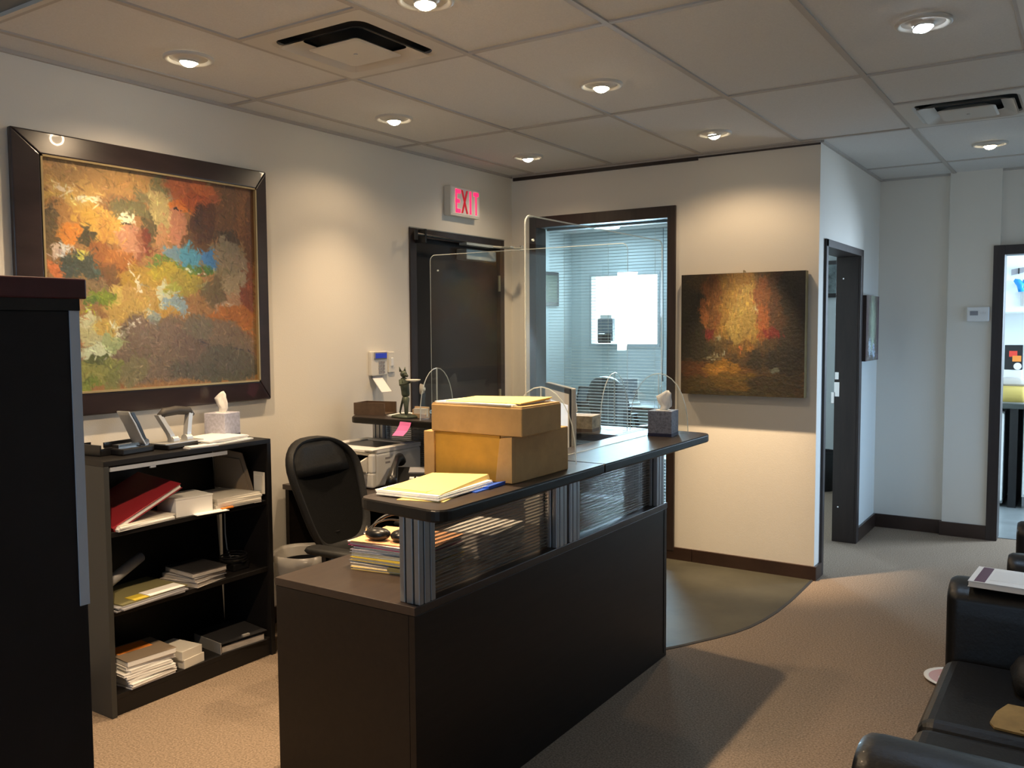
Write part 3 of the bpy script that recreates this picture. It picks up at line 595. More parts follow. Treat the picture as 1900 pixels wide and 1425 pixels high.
BIG= [(0.274, 0.033, 0.578, 0.095, 188, 128, 58), (0.597, -0.017, 0.166, 0.076, 176, 118, 58), (0.907, 0.097, 0.19, 0.19, 146, 82, 34), (0.115, 0.126, 0.133, 0.041, 205, 145, 62), (0.092, 0.186, 0.131, 0.031, 214, 158, 62), (0.179, 0.166, 0.054, 0.014, 244, 222, 165), (0.088, 0.121, 0.03, 0.02, 240, 200, 150), (0.22, 0.263, 0.14, 0.07, 210, 148, 52), (0.067, 0.289, 0.086, 0.113, 176, 112, 48), (0.034, 0.338, 0.043, 0.123, 104, 76, 38), (0.038, 0.249, 0.042, 0.04, 96, 72, 38), (0.363, 0.176, 0.104, 0.039, 112, 98, 56), (0.486, 0.199, 0.036, 0.085, 92, 78, 44), (0.445, 0.276, 0.036, 0.074, 90, 74, 42), (0.439, 0.118, 0.05, 0.024, 124, 104, 60), (0.104, 0.313, 0.048, 0.05, 228, 124, 30), (0.187, 0.255, 0.049, 0.037, 214, 150, 46), (0.266, 0.282, 0.042, 0.038, 196, 130, 46), (0.174, 0.325, 0.035, 0.036, 70, 60, 34), (0.217, 0.345, 0.027, 0.028, 110, 84, 44), (0.363, 0.332, 0.063, 0.073, 190, 120, 80), (0.352, 0.223, 0.032, 0.024, 238, 214, 160), (0.352, 0.242, 0.024, 0.009, 50, 40, 26), (0.432, 0.322, 0.023, 0.069, 118, 50, 28), (0.402, 0.342, 0.019, 0.061, 150, 84, 50), (0.513, 0.145, 0.053, 0.138, 186, 152, 84), (0.529, 0.056, 0.053, 0.05, 120, 100, 56), (0.567, 0.089, 0.043, 0.05, 150, 140, 100), (0.649, 0.052, 0.135, 0.072, 186, 84, 36), (0.632, 0.143, 0.095, 0.037, 226, 106, 28), (0.689, 0.098, 0.074, 0.041, 190, 80, 30), (0.589, 0.25, 0.043, 0.097, 190, 112, 72), (0.509, 0.308, 0.031, 0.074, 186, 120, 70), (0.713, 0.225, 0.075, 0.115, 84, 48, 28), (0.682, 0.319, 0.074, 0.037, 104, 66, 34), (0.757, 0.168, 0.046, 0.078, 110, 60, 30), (0.719, 0.029, 0.057, 0.031, 212, 96, 34), (0.605, 0.165, 0.022, 0.009, 40, 26, 20), (0.845, 0.158, 0.06, 0.188, 128, 78, 38), (0.982, 0.197, 0.038, 0.222, 120, 68, 34), (0.563, 0.379, 0.051, 0.043, 104, 130, 136), (0.644, 0.381, 0.05, 0.044, 70, 140, 160), (0.739, 0.385, 0.052, 0.048, 58, 118, 168), (0.596, 0.433, 0.167, 0.018, 98, 124, 44), (0.479, 0.397, 0.058, 0.015, 96, 120, 40), (0.734, 0.441, 0.064, 0.016, 80, 106, 40), (0.856, 0.292, 0.079, 0.059, 84, 60, 38), (0.869, 0.371, 0.08, 0.092, 150, 122, 86), (0.812, 0.482, 0.06, 0.08, 140, 112, 70), (0.944, 0.421, 0.05, 0.077, 160, 124, 86), (0.895, 0.506, 0.068, 0.066, 170, 136, 92), (0.862, 0.588, 0.106, 0.049, 176, 120, 76), (0.817, 0.622, 0.048, 0.038, 196, 150, 110), (0.955, 0.586, 0.042, 0.122, 134, 56, 26), (0.974, 0.474, 0.026, 0.1, 146, 72, 36), (0.733, 0.526, 0.023, 0.042, 150, 140, 80), (0.859, 0.697, 0.156, 0.082, 184, 96, 30), (0.919, 0.766, 0.082, 0.055, 200, 106, 34), (0.739, 0.764, 0.041, 0.037, 196, 104, 32), (0.963, 0.837, 0.045, 0.022, 190, 100, 36), (0.237, 0.414, 0.07, 0.094, 158, 86, 34), (0.295, 0.434, 0.047, 0.095, 176, 100, 38), (0.257, 0.507, 0.061, 0.071, 120, 76, 38), (0.353, 0.455, 0.054, 0.072, 170, 94, 34), (0.187, 0.557, 0.06, 0.079, 138, 104, 62), (0.05, 0.483, 0.05, 0.027, 226, 110, 46), (0.043, 0.404, 0.021, 0.041, 220, 176, 140), (0.08, 0.383, 0.017, 0.029, 214, 200, 180), (0.147, 0.443, 0.076, 0.05, 66, 70, 54), (0.093, 0.469, 0.026, 0.031, 72, 76, 60), (0.149, 0.396, 0.022, 0.019, 214, 190, 70), (0.202, 0.451, 0.018, 0.032, 80, 90, 70), (0.425, 0.499, 0.129, 0.064, 180, 132, 40), (0.555, 0.481, 0.125, 0.056, 182, 150, 38), (0.474, 0.559, 0.131, 0.066, 184, 136, 44), (0.621, 0.516, 0.083, 0.051, 160, 132, 44), (0.775, 0.537, 0.059, 0.079, 112, 86, 50), (0.361, 0.587, 0.11, 0.064, 194, 142, 62), (0.347, 0.649, 0.125, 0.053, 198, 148, 60), (0.279, 0.565, 0.038, 0.048, 210, 168, 70), (0.232, 0.583, 0.056, 0.033, 122, 132, 30), (0.175, 0.604, 0.036, 0.023, 90, 110, 34), (0.169, 0.646, 0.02, 0.009, 200, 210, 30), (0.512, 0.571, 0.037, 0.061, 204, 190, 140), (0.553, 0.532, 0.032, 0.025, 160, 150, 50), (0.572, 0.607, 0.065, 0.037, 136, 152, 150), (0.524, 0.647, 0.079, 0.025, 200, 140, 50), (0.457, 0.672, 0.036, 0.04, 146, 150, 130), (0.571, 0.825, 0.44, 0.155, 124, 96, 70), (0.468, 0.747, 0.105, 0.061, 132, 100, 74), (0.764, 0.911, 0.246, 0.08, 98, 82, 60), (0.626, 0.801, 0.112, 0.077, 118, 88, 66), (0.852, 0.97, 0.188, 0.039, 92, 80, 56), (0.683, 0.723, 0.086, 0.079, 120, 98, 72), (0.181, 0.744, 0.06, 0.07, 196, 176, 110), (0.25, 0.721, 0.06, 0.048, 206, 156, 60), (0.2, 0.827, 0.06, 0.038, 212, 206, 150), (0.161, 0.697, 0.035, 0.038, 206, 190, 130), (0.271, 0.793, 0.047, 0.039, 170, 170, 100), (0.209, 0.91, 0.103, 0.062, 146, 138, 56), (0.151, 0.966, 0.067, 0.033, 120, 128, 40), (0.278, 0.937, 0.052, 0.053, 126, 118, 54), (0.199, 0.862, 0.045, 0.019, 90, 90, 40), (0.35, 0.917, 0.064, 0.073, 132, 112, 66), (0.388, 0.712, 0.008, 0.01, 230, 200, 160)]
BIGL= [([(0.35, 0.435), (0.405, 0.55), (0.432, 0.61), (0.43, 0.66), (0.369, 0.717), (0.31, 0.76)], (236, 212, 170)), ([(0.251, 0.673), (0.279, 0.71), (0.302, 0.758)], (246, 226, 170)), ([(0.328, 0.644), (0.395, 0.668)], (220, 170, 90)), ([(0.624, 0.432), (0.698, 0.456)], (220, 210, 170)), ([(0.67, 0.801), (0.979, 0.851)], (70, 60, 60))]
MID= [(0.096, 0.404, 0.175, 0.522, 62, 48, 22), (0.926, 0.404, 0.131, 0.522, 54, 40, 22), (0.489, 0.057, 0.437, 0.13, 96, 66, 26), (0.445, 0.274, 0.262, 0.348, 140, 92, 26), (0.511, 0.361, 0.197, 0.261, 160, 112, 38), (0.576, 0.23, 0.131, 0.148, 164, 122, 48), (0.271, 0.23, 0.087, 0.261, 132, 72, 22), (0.192, 0.361, 0.031, 0.113, 186, 98, 36), (0.218, 0.209, 0.035, 0.13, 170, 90, 34), (0.358, 0.404, 0.044, 0.261, 150, 100, 30), (0.472, 0.404, 0.079, 0.174, 172, 130, 50), (0.555, 0.404, 0.07, 0.13, 160, 118, 44), (0.686, 0.274, 0.07, 0.261, 130, 64, 22), (0.672, 0.404, 0.044, 0.13, 160, 76, 24), (0.795, 0.23, 0.087, 0.304, 88, 50, 22), (0.882, 0.143, 0.087, 0.217, 52, 40, 22), (0.236, 0.491, 0.044, 0.039, 132, 30, 20), (0.769, 0.5, 0.079, 0.043, 128, 26, 18), (0.314, 0.622, 0.262, 0.087, 90, 62, 24), (0.511, 0.613, 0.131, 0.061, 120, 76, 22), (0.507, 0.609, 0.022, 0.022, 214, 100, 40), (0.585, 0.613, 0.035, 0.026, 160, 96, 26), (0.14, 0.622, 0.131, 0.087, 60, 46, 22), (0.838, 0.709, 0.148, 0.113, 40, 30, 18), (0.62, 0.717, 0.061, 0.096, 50, 38, 20), (0.314, 0.796, 0.306, 0.07, 120, 66, 20), (0.358, 0.787, 0.157, 0.078, 166, 104, 22), (0.332, 0.796, 0.07, 0.035, 196, 120, 32), (0.096, 0.796, 0.114, 0.07, 116, 62, 22), (0.489, 0.883, 0.262, 0.07, 120, 80, 20), (0.14, 0.926, 0.175, 0.07, 96, 68, 22), (0.751, 0.904, 0.218, 0.07, 62, 44, 20), (0.533, 0.991, 0.48, 0.035, 70, 54, 22), (0.773, 0.787, 0.026, 0.022, 110, 104, 80), (0.271, 0.687, 0.061, 0.013, 150, 130, 90), (0.38, 0.657, 0.013, 0.026, 170, 160, 130), (0.306, 0.517, 0.013, 0.026, 150, 140, 100), (0.62, 0.283, 0.013, 0.022, 190, 170, 120)]

img = blobs(330, 300, (158, 104, 52), BIG, BIGL, 5, 5200)
t = thing('framed_painting', 'large autumn-orange landscape painting in a wide dark wooden frame on the left wall', 'painting', (-3.5, 2.43, 1.17))
y0, y1, z0, z1, fwid = 1.80, 3.052, 1.17, 2.312, .10
def fbar(p):  # bevelled moulding, mitred corners; p = list of (outer0, outer1, inner1, inner0) in (y,z)
    (a, b, c, d) = p; X0, X1, X2 = XL+.004, -3.478, -3.488
    return MB().hexa([(X0, *a), (X0, *b), (X0, *c), (X0, *d), (X1-.012, *a), (X1-.012, *b), (X2+.012, *c), (X2+.012, *d)])
iy0, iy1, iz0, iz1 = y0+.105, y1-.078, z0+.095, z1-.092
for nm, p in (('t', ((y0, z1), (y1, z1), (iy1, iz1), (iy0, iz1))), ('b', ((y1, z0), (y0, z0), (iy0, iz0), (iy1, iz0))), ('l', ((y0, z0), (y0, z1), (iy0, iz1), (iy0, iz0))), ('r', ((y1, z1), (y1, z0), (iy1, iz0), (iy1, iz1)))):
    fbar(p).build('frame_bar', 'frame', t, bevel=.006, seg=3)
MB().box(-3.502, -3.474, iy0, iy1, iz0, iz0+.008).box(-3.502, -3.474, iy0, iy1, iz1-.008, iz1).box(-3.502, -3.474, iy0, iy0+.008, iz0, iz1).box(-3.502, -3.474, iy1-.008, iy1, iz0, iz1).build('gilt_slip', 'gilt', t)
canvas('canvas', img, (-3.490, iy0+.006, iz1-.006), (0, iy1-iy0-.012, 0), (0, 0, -(iz1-iz0-.012)), pm, t, None, .9)
MB().box(-3.513, -3.496, iy0, iy1, iz0, iz1).build('backing', 'trim', t)
img = blobs(230, 230, (84, 56, 24), MID, [], 9, 4200, True)
t = thing('canvas_painting', 'square dark brown and gold unframed canvas on the cream back wall', 'painting', (-1.80, 5.30, 1.10))
MB().box(-2.188, -1.416, 5.262, 5.315, 1.100, 1.850).build('stretched_canvas', 'khaki', t, label='dark wrapped canvas edges')
canvas('painted_face', img, (-2.188, 5.2605, 1.850), (.772, 0, 0), (0, 0, -.75), pm, t, None, .42)
MB().cyl((-1.80, 5.30, 1.85), (-1.80, 5.30, 1.868), .003).box(-1.803, -1.797, 5.298, 5.33, 1.86, 1.866).build('nail', 'brass', t)
sm = [(.5, .4, .25, .5, 150, 140, 100), (.5, .5, .12, .4, 176, 166, 120), (.3, .8, .1, .15, 190, 180, 160), (.6, .85, .12, .12, 180, 170, 160), (.05, .5, .08, .8, 80, 50, 40), (.95, .5, .08, .8, 90, 60, 56)]
img = blobs(120, 90, (112, 88, 66), sm, [], 3, 900, True)
t = thing('canvas_painting', 'small pale brown canvas on the hall wall right of the office doorway', 'painting', (-1.34, 6.67, 1.275))
MB().box(XH+.003, -1.322, 6.46, 6.88, 1.275, 1.735).build('stretched_canvas', 'base', t)
canvas('painted_face', img, (-1.3205, 6.46, 1.735), (0, .42, 0), (0, 0, -.46), pm, t, None, 1.7)
# ------------------------------------------------------------------ reception desk (near leg)
def post(x, y, z0, z1, t, s=.038):
    p = MB().box(x-s+.006, x+s-.006, y-s+.006, y+s-.006, z0, z1).build('post', 'aludark', t)
    for a in (-1, 1):
        for b in (-1, 1): MB().box(x+a*s, x+a*(s-.020), y+b*s, y+b*(s-.020), z0, z1).build('post_profile', 'alu', p, bevel=.003)
    MB().box(x-.012, x+.012, y-s, y+s, z0, z1).build('post_profile', 'alu', p, bevel=.002)
    MB().box(x-s, x+s, y-.012, y+.012, z0, z1).build('post_profile', 'alu', p, bevel=.002)
def fluted(x0, x1, y0, y1, z0, z1, t):
    p = MB().box(x0, x1, y0, y1, z0, z1).build('fluted_panel', 'flute', t)
    mb = MB(); z = z0+.006
    while z < z1-.004:
        mb.box(x0-.0015, x1+.0015, y0-.0015, y1+.0015, z, z+.0028); z += .0115
    q = mb.build('fluted_ribs', 'ribm', p, kind='stuff')
ZD, ZK = .72, 1.055
t = thing('reception_desk', 'long dark brown reception desk with raised counter on aluminium posts', 'desk', (-1.9, 2.8, 0))
MB().box(-2.205, -1.615, 1.925, 3.735, ZD-.026, ZD).build('worktop', 'esp2', t, bevel=.002)
MB().box(-1.640, -1.617, 1.927, 3.733, .0, ZD-.027).build('front_panel', 'esp', t, bevel=.0015)
MB().box(-2.203, -1.641, 1.927, 1.952, .0, ZD-.027).build('end_panel', 'esp', t, bevel=.0015)
MB().box(-2.203, -1.641, 3.708, 3.733, .0, ZD-.027).build('end_panel', 'esp', t, bevel=.0015)
MB().box(-2.19, -1.76, 1.96, 2.36, .05, .66).build('drawer_pedestal', 'esp', t)
MB().box(-1.6165, -1.6145, 3.700, 3.704, .02, ZD-.03).build('edge_groove', 'blk', t)
for y in (1.985, 2.770, 2.868, 3.655): post(-1.652, y, ZD, ZK-.034, t)
for a, b in ((2.03, 2.725), (2.912, 3.612)): fluted(-1.656, -1.650, a, b, ZD+.004, ZK-.036, t)
def cpoly(pts, r, n=6):
    """rounded polygon from (x, y, radius flag)"""
    out = []; k = len(pts)
    for i, p in enumerate(pts):
        if not p[2]: out.append((p[0], p[1])); continue
        P, A, B = Vector(p[:2]), Vector(pts[i-1][:2]), Vector(pts[(i+1) % k][:2])
        a = P+(A-P).normalized()*p[2]; b = P+(B-P).normalized()*p[2]
        for j in range(n+1):
            s = j/n; q = a*(1-s)**2+P*2*s*(1-s)+b*s*s; out.append((q.x, q.y))
    return out
def counter(pts, t):
    o = MB().prism(pts, ZK-.034, ZK-.001).build('counter_edge', 'cedge', t, bevel=.006, seg=3)
    c = Vector((sum(p[0] for p in pts)/len(pts), sum(p[1] for p in pts)/len(pts)))
    q = [(c.x+(p[0]-c.x)*.985, c.y+(p[1]-c.y)*(1-.005/max(.2, abs(p[1]-c.y)))) for p in pts]
    MB().prism(q, ZK-.002, ZK).build('counter_top', 'ctop', t)
counter(cpoly([(-1.715, 1.80, .04), (-1.392, 1.765, .05), (-1.396, 2.688, 0), (-1.715, 2.688, 0)], 1), t)
counter(cpoly([(-1.715, 2.692, 0), (-1.396, 2.692, 0), (-1.395, 3.72, .07), (-1.715, 3.745, 0)], 1), t)
# side desk (far leg, towards the left wall)
t = thing('side_desk', 'dark side desk along the far end carrying printer and phone, with raised counter', 'desk', (-2.85, 3.5, 0))
MB().box(-3.50, -2.21, 3.12, 3.735, ZD-.026, ZD).build('worktop', 'esp2', t, bevel=.002)
MB().box(-3.50, -2.21, 3.71, 3.733, 0, ZD-.027).build('back_panel', 'esp', t)
MB().box(-3.50, -3.475, 3.14, 3.71, 0, ZD-.027).build('end_panel', 'esp', t)
for x in (-3.315, -2.52, -1.76): post(x, 3.690, ZD, ZK-.034, t)
for a, b in ((-3.275, -2.56), (-2.48, -1.80)): fluted(a, b, 3.687, 3.693, ZD+.004, ZK-.036, t)
counter(cpoly([(-3.31, 3.44, .03), (-1.72, 3.44, 0), (-1.72, 3.745, 0), (-3.42, 3.745, 0), (-3.42, 3.60, 0)], 1), t)
# ------------------------------------------------------------------ acrylic shields
def shield(name, label, P0, D, L, z0, z1, feet, r=.03, er=.0030):
    """upright clear sheet from P0 along unit direction D, with arch feet at distances feet"""
    t = thing(name, label, 'shield', (P0[0]+D[0]*L/2, P0[1]+D[1]*L/2, z0), group='clear acrylic shields on the counters')
    N = (-D[1], D[0])
    pr = [(0, z0), (L, z0)] + [(L-r+r*math.sin(a), z1-r+r*math.cos(a)) for a in [math.pi/2*(1-k/6) for k in range(7)]] + [(r-r*math.sin(a), z1-r+r*math.cos(a)) for a in [math.pi/2*k/6 for k in range(7)]]
    w3 = lambda s, z, n=0: (P0[0]+D[0]*s+N[0]*n, P0[1]+D[1]*s+N[1]*n, z)
    MB().loft([[w3(s, z, -.0025) for s, z in pr], [w3(s, z, .0025) for s, z in pr]]).build('sheet', 'acry', t)
    MB().tube([w3(s, z) for s, z in pr], er, 6, True).build('polished_edge', 'acry_edge', t)
    for k, s in enumerate(feet):
        prof = []
        for i in range(15):
            a = math.pi*i/14; prof.append((.140*math.cos(a), .262*math.sin(a)**.85 if 0 < i < 14 else 0))
        f = MB().loft([[w3(s-.0025*0+D_, z0+h+.001, n) for n, h in prof] for D_ in (-.0025, .0025)]).build('arch_foot', 'acry', t)
        MB().tube([w3(s, z0+h+.002, n) for n, h in prof], .0022, 6).build('foot_edge', 'acry_edge', f)
        MB().tube([w3(s, z0+.03, 0), w3(s, z0+.262, 0)], .0035, 6).build('slot_edge', 'acry_edge', f)
    MB().cyl(w3(.05, z1-.08, -.004), w3(.05, z1-.08, .004), .004, n=10).build('drill_hole', 'acry_edge', t)
    return t
shield('acrylic_shield', 'tall clear acrylic shield running along the main counter behind the cartons', (-1.612, 2.523), (0, 1), 1.13, ZK, 1.906, (.10, 1.10))
tb = shield('acrylic_shield', 'tall clear acrylic shield across the far side counter in front of the exit door', (-2.885, 3.60), (1, 0), 1.13, ZK, 1.902, (.035, 1.065), er=.0016)
ROOT['clip'] = Matrix.Identity(4)
t = thing('suction_clip', 'small round clear clip on the arched foot of the far acrylic shield', 'clip', (-2.872, 3.50, 1.185))
MB().cyl((-2.872, 3.492, 1.215), (-2.856, 3.500, 1.215), .028, .022, 20).build('disc', 'bag', t, smooth=True); MB().cyl((-2.874, 3.492, 1.215), (-2.850, 3.503, 1.215), .008, n=10).build('stud', 'acry_edge', t)
# ------------------------------------------------------------------ cartons, envelopes, papers on the counter
t = thing('cardboard_box', 'larger lower brown carton with folded-in front flap on the counter', 'box', (-1.62, 2.35, ZK), group='cartons stacked on the counter')
MB().box(-1.790, -1.45, 2.205, 2.53, ZK, 1.2).build('body', 'card', t, bevel=.003)
MB().box(-1.79, -1.748, 2.190, 2.206, ZK+.002, 1.199).build('side_flap', 'card', t, bevel=.002)
MB().hexa([(-1.512, 2.190, ZK+.002), (-1.45, 2.190, ZK+.002), (-1.45, 2.206, ZK+.002), (-1.512, 2.206, ZK+.002), (-1.495, 2.190, 1.192), (-1.45, 2.190, 1.199), (-1.45, 2.206, 1.199), (-1.495, 2.206, 1.192)]).build('side_flap', 'card', t, bevel=.002)
MB().box(-1.748, -1.50, 2.198, 2.2055, ZK+.002, 1.199).build('front_flap', 'cardg', t)
t = thing('cardboard_box', 'flatter upper brown carton stacked on the larger one', 'box', (-1.58, 2.3, 1.2), group='cartons stacked on the counter')
MB().box(-1.757, -1.412, 2.188, 2.42, 1.201, 1.288).build('body', 'card', t, bevel=.004)
MB().box(-1.754, -1.415, 2.191, 2.417, 1.288, 1.291).build('lid', 'card', t, bevel=.001)
def sheetstack(x, y, z, w, d, h, rz, mt, name, label, cat, top=None, jit=.004, n=3, group=None):
    t = thing(name, label, cat, (x, y, z), rz, group); rr = random.Random(int(abs(x*1000)+z*100))
    for k in range(n):
        dx, dy, a = rr.uniform(-jit, jit), rr.uniform(-jit, jit), rr.uniform(-.05, .05)
        MB(True).box(-w/2, w/2, -d/2, d/2, h*k/n, h*(k+1)/n, Matrix.Rotation(a, 4, 'Z') @ Matrix.Translation((dx, dy, 0))).build('sheets', (mt if k < n-1 or not top else top), t)
    return t
t = thing('manila_envelope', 'yellow manila envelope on the upper carton, over white sheets', 'envelope', (-1.58, 2.3, 1.296), .08)
MB(True).hexa([(-.135, -.088, .0), (.135, -.088, .0), (.135, .10, 0), (-.135, .10, 0), (-.135, -.088, .003), (.135, -.088, .003), (.15, .10, .010), (-.135, .10, .004)]).build('envelope', 'yel', t)
MB(True).prism([(-.13, .06), (-.02, -.02), (.02, -.02), (.135, .06), (.135, .095), (-.13, .095)], .003, .0048).build('envelope_flap', 'yel', t)
t = sheetstack(-1.60, 2.285, 1.291, .29, .19, .005, .02, 'paper', 'paper_sheets', 'white sheets lying under the envelope on the upper carton', 'papers', n=2)
t = thing('manila_folder', 'bright yellow folder lying on white papers at the near end of the counter', 'folder', (-1.60, 2.0, ZK+.017), .10)
MB(True).hexa([(-.085, -.135, .0), (.11, -.135, .0), (.105, .15, 0), (-.10, .15, 0), (-.085, -.135, .002), (.11, -.135, .002), (.10, .15, .014), (-.10, .15, .004)]).build('cover', 'yel', t)
MB(True).prism([(-.08, -.12), (.06, -.13), (.07, .13), (-.08, .14)], .0025, .004).build('top_sheet', 'yel', t)
sheetstack(-1.588, 1.995, ZK+.004, .215, .285, .013, .06, 'paper', 'paper_stack', 'stack of white papers under the yellow folder on the counter', 'papers', n=4, jit=.005)
t = thing('plastic_folder', 'blue plastic folder sticking out beneath the white papers on the counter', 'folder', (-1.54, 2.06, ZK), .05)
MB(True).box(-.10, .075, -.04, .12, .0, .003).build('cover', 'blue', t); MB(True).hexa([(.04, .02, .003), (.078, .02, .003), (.078, .115, .003), (.04, .115, .003), (.04, .02, .004), (.08, .02, .010), (.08, .115, .012), (.04, .115, .004)]).build('flap', 'blue', t)
t = thing('yellow_sheet', 'yellow sheet edge poking out at the counter corner under the papers', 'paper', (-1.52, 1.90, ZK), .3)
MB(True).prism([(-.09, -.05), (.05, -.05), (.055, .10), (-.06, .08)], 0, .002).build('sheet', 'yel', t)
# tissue boxes
def tissue(x, y, z, w, h, rz, mt, label, band='navy', peak=.075, d=None, lean=.0):
    d = d or w
    t = thing('tissue_box', label, 'tissue box', (x, y, z), rz)
    MB(True).box(-w/2, w/2, -d/2, d/2, .012, h).build('box', mt, t, bevel=.0015)
    MB(True).box(-w/2-.0005, w/2+.0005, -d/2-.0005, d/2+.0005, 0, .014).build('base_band', band, t)
    MB(True).cyl((0, 0, h), (0, 0, h+.0012), .033, n=20).build('opening', 'paper', t)
    R = []; n = 22; rs = random.Random(int(abs(x*997)))
    for k, (zz, r, e) in enumerate(((0, .016, .5), (.22, .022, .5), (.45, .030, .42), (.68, .031, .3), (.86, .020, .25), (1.0, .006, .3))):
        R.append([(r*(1+.16*math.sin(5*a+k*.8)+rs.uniform(-.10, .10))*math.cos(a)+lean*zz+.008*math.sin(k*1.7), r*e*(1+.5*math.sin(4*a+k))*math.sin(a), h+peak*(zz+rs.uniform(-.03, .03)*(k > 0))) for a in [2*math.pi*i/n for i in range(n)]])
    MB(True).loft(R).build('tissue', 'tissue', t, smooth=True)
    return t
tissue(-3.425, 2.695, 1.02, .115, .115, .25, 'lilac', 'pale lilac tissue box with white tissue on the bookcase top', peak=.10)
tissue(-1.553, 3.540, ZK, .105, .11, .12, 'lilacd', 'slate patterned cube tissue box at the far end of the main counter', peak=.085, lean=.012)
tissue(-2.0, 3.515, ZK, .25, .072, .15, 'floral', 'long tan floral tissue box behind the monitor on the side counter', band='wood', peak=.07, d=.12)
# ------------------------------------------------------------------ monitor
t = thing('computer_monitor', 'slim computer monitor with silver back and black bezel on the desk behind the cartons', 'monitor', (-1.911, 3.255, ZD), math.atan2(.709, -.705))
# local +x runs along the screen, local -y... screen faces the receptionist
MB(True).box(-.2185, .2185, -.018, .004, .20, .56).build('housing', 'silver', t, bevel=.006, seg=3)
MB(True).box(-.2175, .2175, .004, .010, .202, .558).build('bezel', 'plas', t, bevel=.002)
MB(True).box(-.203, .203, .010, .0115, .245, .535).build('screen', 'scr2', t)
MB(True).box(-.19, .10, .0112, .0122, .26, .49).build('open_page', 'scr', t)
MB(True).box(-.2165, .2165, .010, .0112, .203, .225).build('chin', 'silver', t)
MB(True).hexa([(-.09, -.09, 0), (.09, -.09, 0), (.09, .07, 0), (-.09, .07, 0), (-.09, -.09, .008), (.09, -.09, .008), (.09, .07, .008), (-.09, .07, .008)]).hexa([(-.08, -.085, .008), (.08, -.085, .008), (.08, -.07, .008), (-.08, -.07, .008), (-.07, -.03, .30), (.07, -.03, .30), (.07, -.018, .30), (-.07, -.018, .30)]).build('stand', 'silver', t)
# ------------------------------------------------------------------ printer
t = thing('laser_printer', 'white laser printer with its front tray folded open on the side desk', 'printer', (-3.19, 3.44, ZD), .0)
X0, X1, Y0, Y1 = -3.385, -2.995, 3.255, 3.64; zb, zt = ZD+.004, .915
MB().box(X0, X1, Y0+.03, Y1, zb, zt-.02).build('body', 'pgrey', t, bevel=.012, seg=3)
MB().box(X0, X1-.0, Y0, Y0+.031, zb+.0, zb+.075).build('paper_drawer', 'pgrey', t, bevel=.008)
MB().box(X1-.03, X1, Y0, Y0+.031, zb+.075, zt-.02).build('corner_pillar', 'white', t, bevel=.008)
MB().box(X0, X1, Y0+.03, Y0+.032, zb+.075, zt-.02).build('front_recess', 'offw', t)
MB().box(X0, X1, Y0+.04, Y1-.0, zt-.02, zt-.004).box(X0, X0+.06, Y0, Y1, zt-.004, zt+.004).box(X1-.05, X1, Y0, Y1, zt-.004, zt+.004).box(X0+.06, X1-.05, Y1-.06, Y1, zt-.004, zt+.004).box(X0+.06, X1-.05, Y0, Y0+.10, zt-.012, zt+.002).build('top_cover', 'white', t, bevel=.003)
MB().hexa([(X0+.062, Y0+.10, zt-.003), (X1-.052, Y0+.10, zt-.003), (X1-.052, Y1-.062, zt-.0035), (X0+.062, Y1-.062, zt-.0035), (X0+.062, Y0+.10, zt-.0005), (X1-.052, Y0+.10, zt-.0005), (X1-.052, Y1-.062, zt-.0025), (X0+.062, Y1-.062, zt-.0025)]).build('output_tray', 'plas', t)
MB().hexa([(X0+.02, Y0-.12, zb+.105), (X1-.05, Y0-.12, zb+.105), (X1-.04, Y0, zb+.075), (X0+.01, Y0, zb+.075), (X0+.02, Y0-.125, zb+.115), (X1-.05, Y0-.125, zb+.115), (X1-.04, Y0, zb+.087), (X0+.01, Y0, zb+.087)]).build('open_tray', 'offw', t, bevel=.003)
MB().hexa([(X1-.055, Y0-.105, zb+.105), (X1-.045, Y0-.105, zb+.105), (X1-.03, Y0+.005, zb+.08), (X1-.042, Y0+.005, zb+.08), (X1-.055, Y0-.10, zb+.115), (X1-.045, Y0-.10, zb+.115), (X1-.03, Y0+.005, zb+.155), (X1-.042, Y0+.005, zb+.155)]).build('tray_arm', 'offw', t)
for k in range(2): MB().box(X1-.001, X1+.001, Y0+.10+.0*k, Y0+.135, zt-.055-.022*k, zt-.045-.022*k).build('side_vent', 'key', t)
MB().box(X1-.05, X1-.015, Y1-.11, Y1-.04, zt+.003, zt+.008).build('control_panel', 'lilac', t)
for s in ((X0+.03, Y0+.03), (X1-.03, Y0+.03), (X0+.03, Y1-.03), (X1-.03, Y1-.03)): MB().cyl((s[0], s[1], ZD), (s[0], s[1], zb), .012, n=10).build('foot', 'plas', t)
# ------------------------------------------------------------------ desk phone
t = thing('desk_phone', 'black desk telephone with handset beside the printer', 'telephone', (-2.80, 3.33, ZD), .55)
MB(True).hexa([(-.10, -.11, 0), (.10, -.11, 0), (.10, .10, 0), (-.10, .10, 0), (-.10, -.11, .02), (.10, -.11, .02), (.10, .10, .085), (-.10, .10, .085)]).build('base', 'plas', t, bevel=.006)
def slope(x, y, e=.0): return .02+(y+.11)/.21*.065+e
for a in range(3):
    for b in range(4):
        x, y = .0+a*.026, -.085+b*.026
        MB(True).hexa([(x-.009, y-.008, slope(x, y-.008, -.001)), (x+.009, y-.008, slope(x, y-.008, -.001)), (x+.009, y+.008, slope(x, y+.008, -.001)), (x-.009, y+.008, slope(x, y+.008, -.001)), (x-.009, y-.008, slope(x, y-.008, .004)), (x+.009, y-.008, slope(x, y-.008, .004)), (x+.009, y+.008, slope(x, y+.008, .004)), (x-.009, y+.008, slope(x, y+.008, .004))]).build('phone_key', 'pgrey', t)
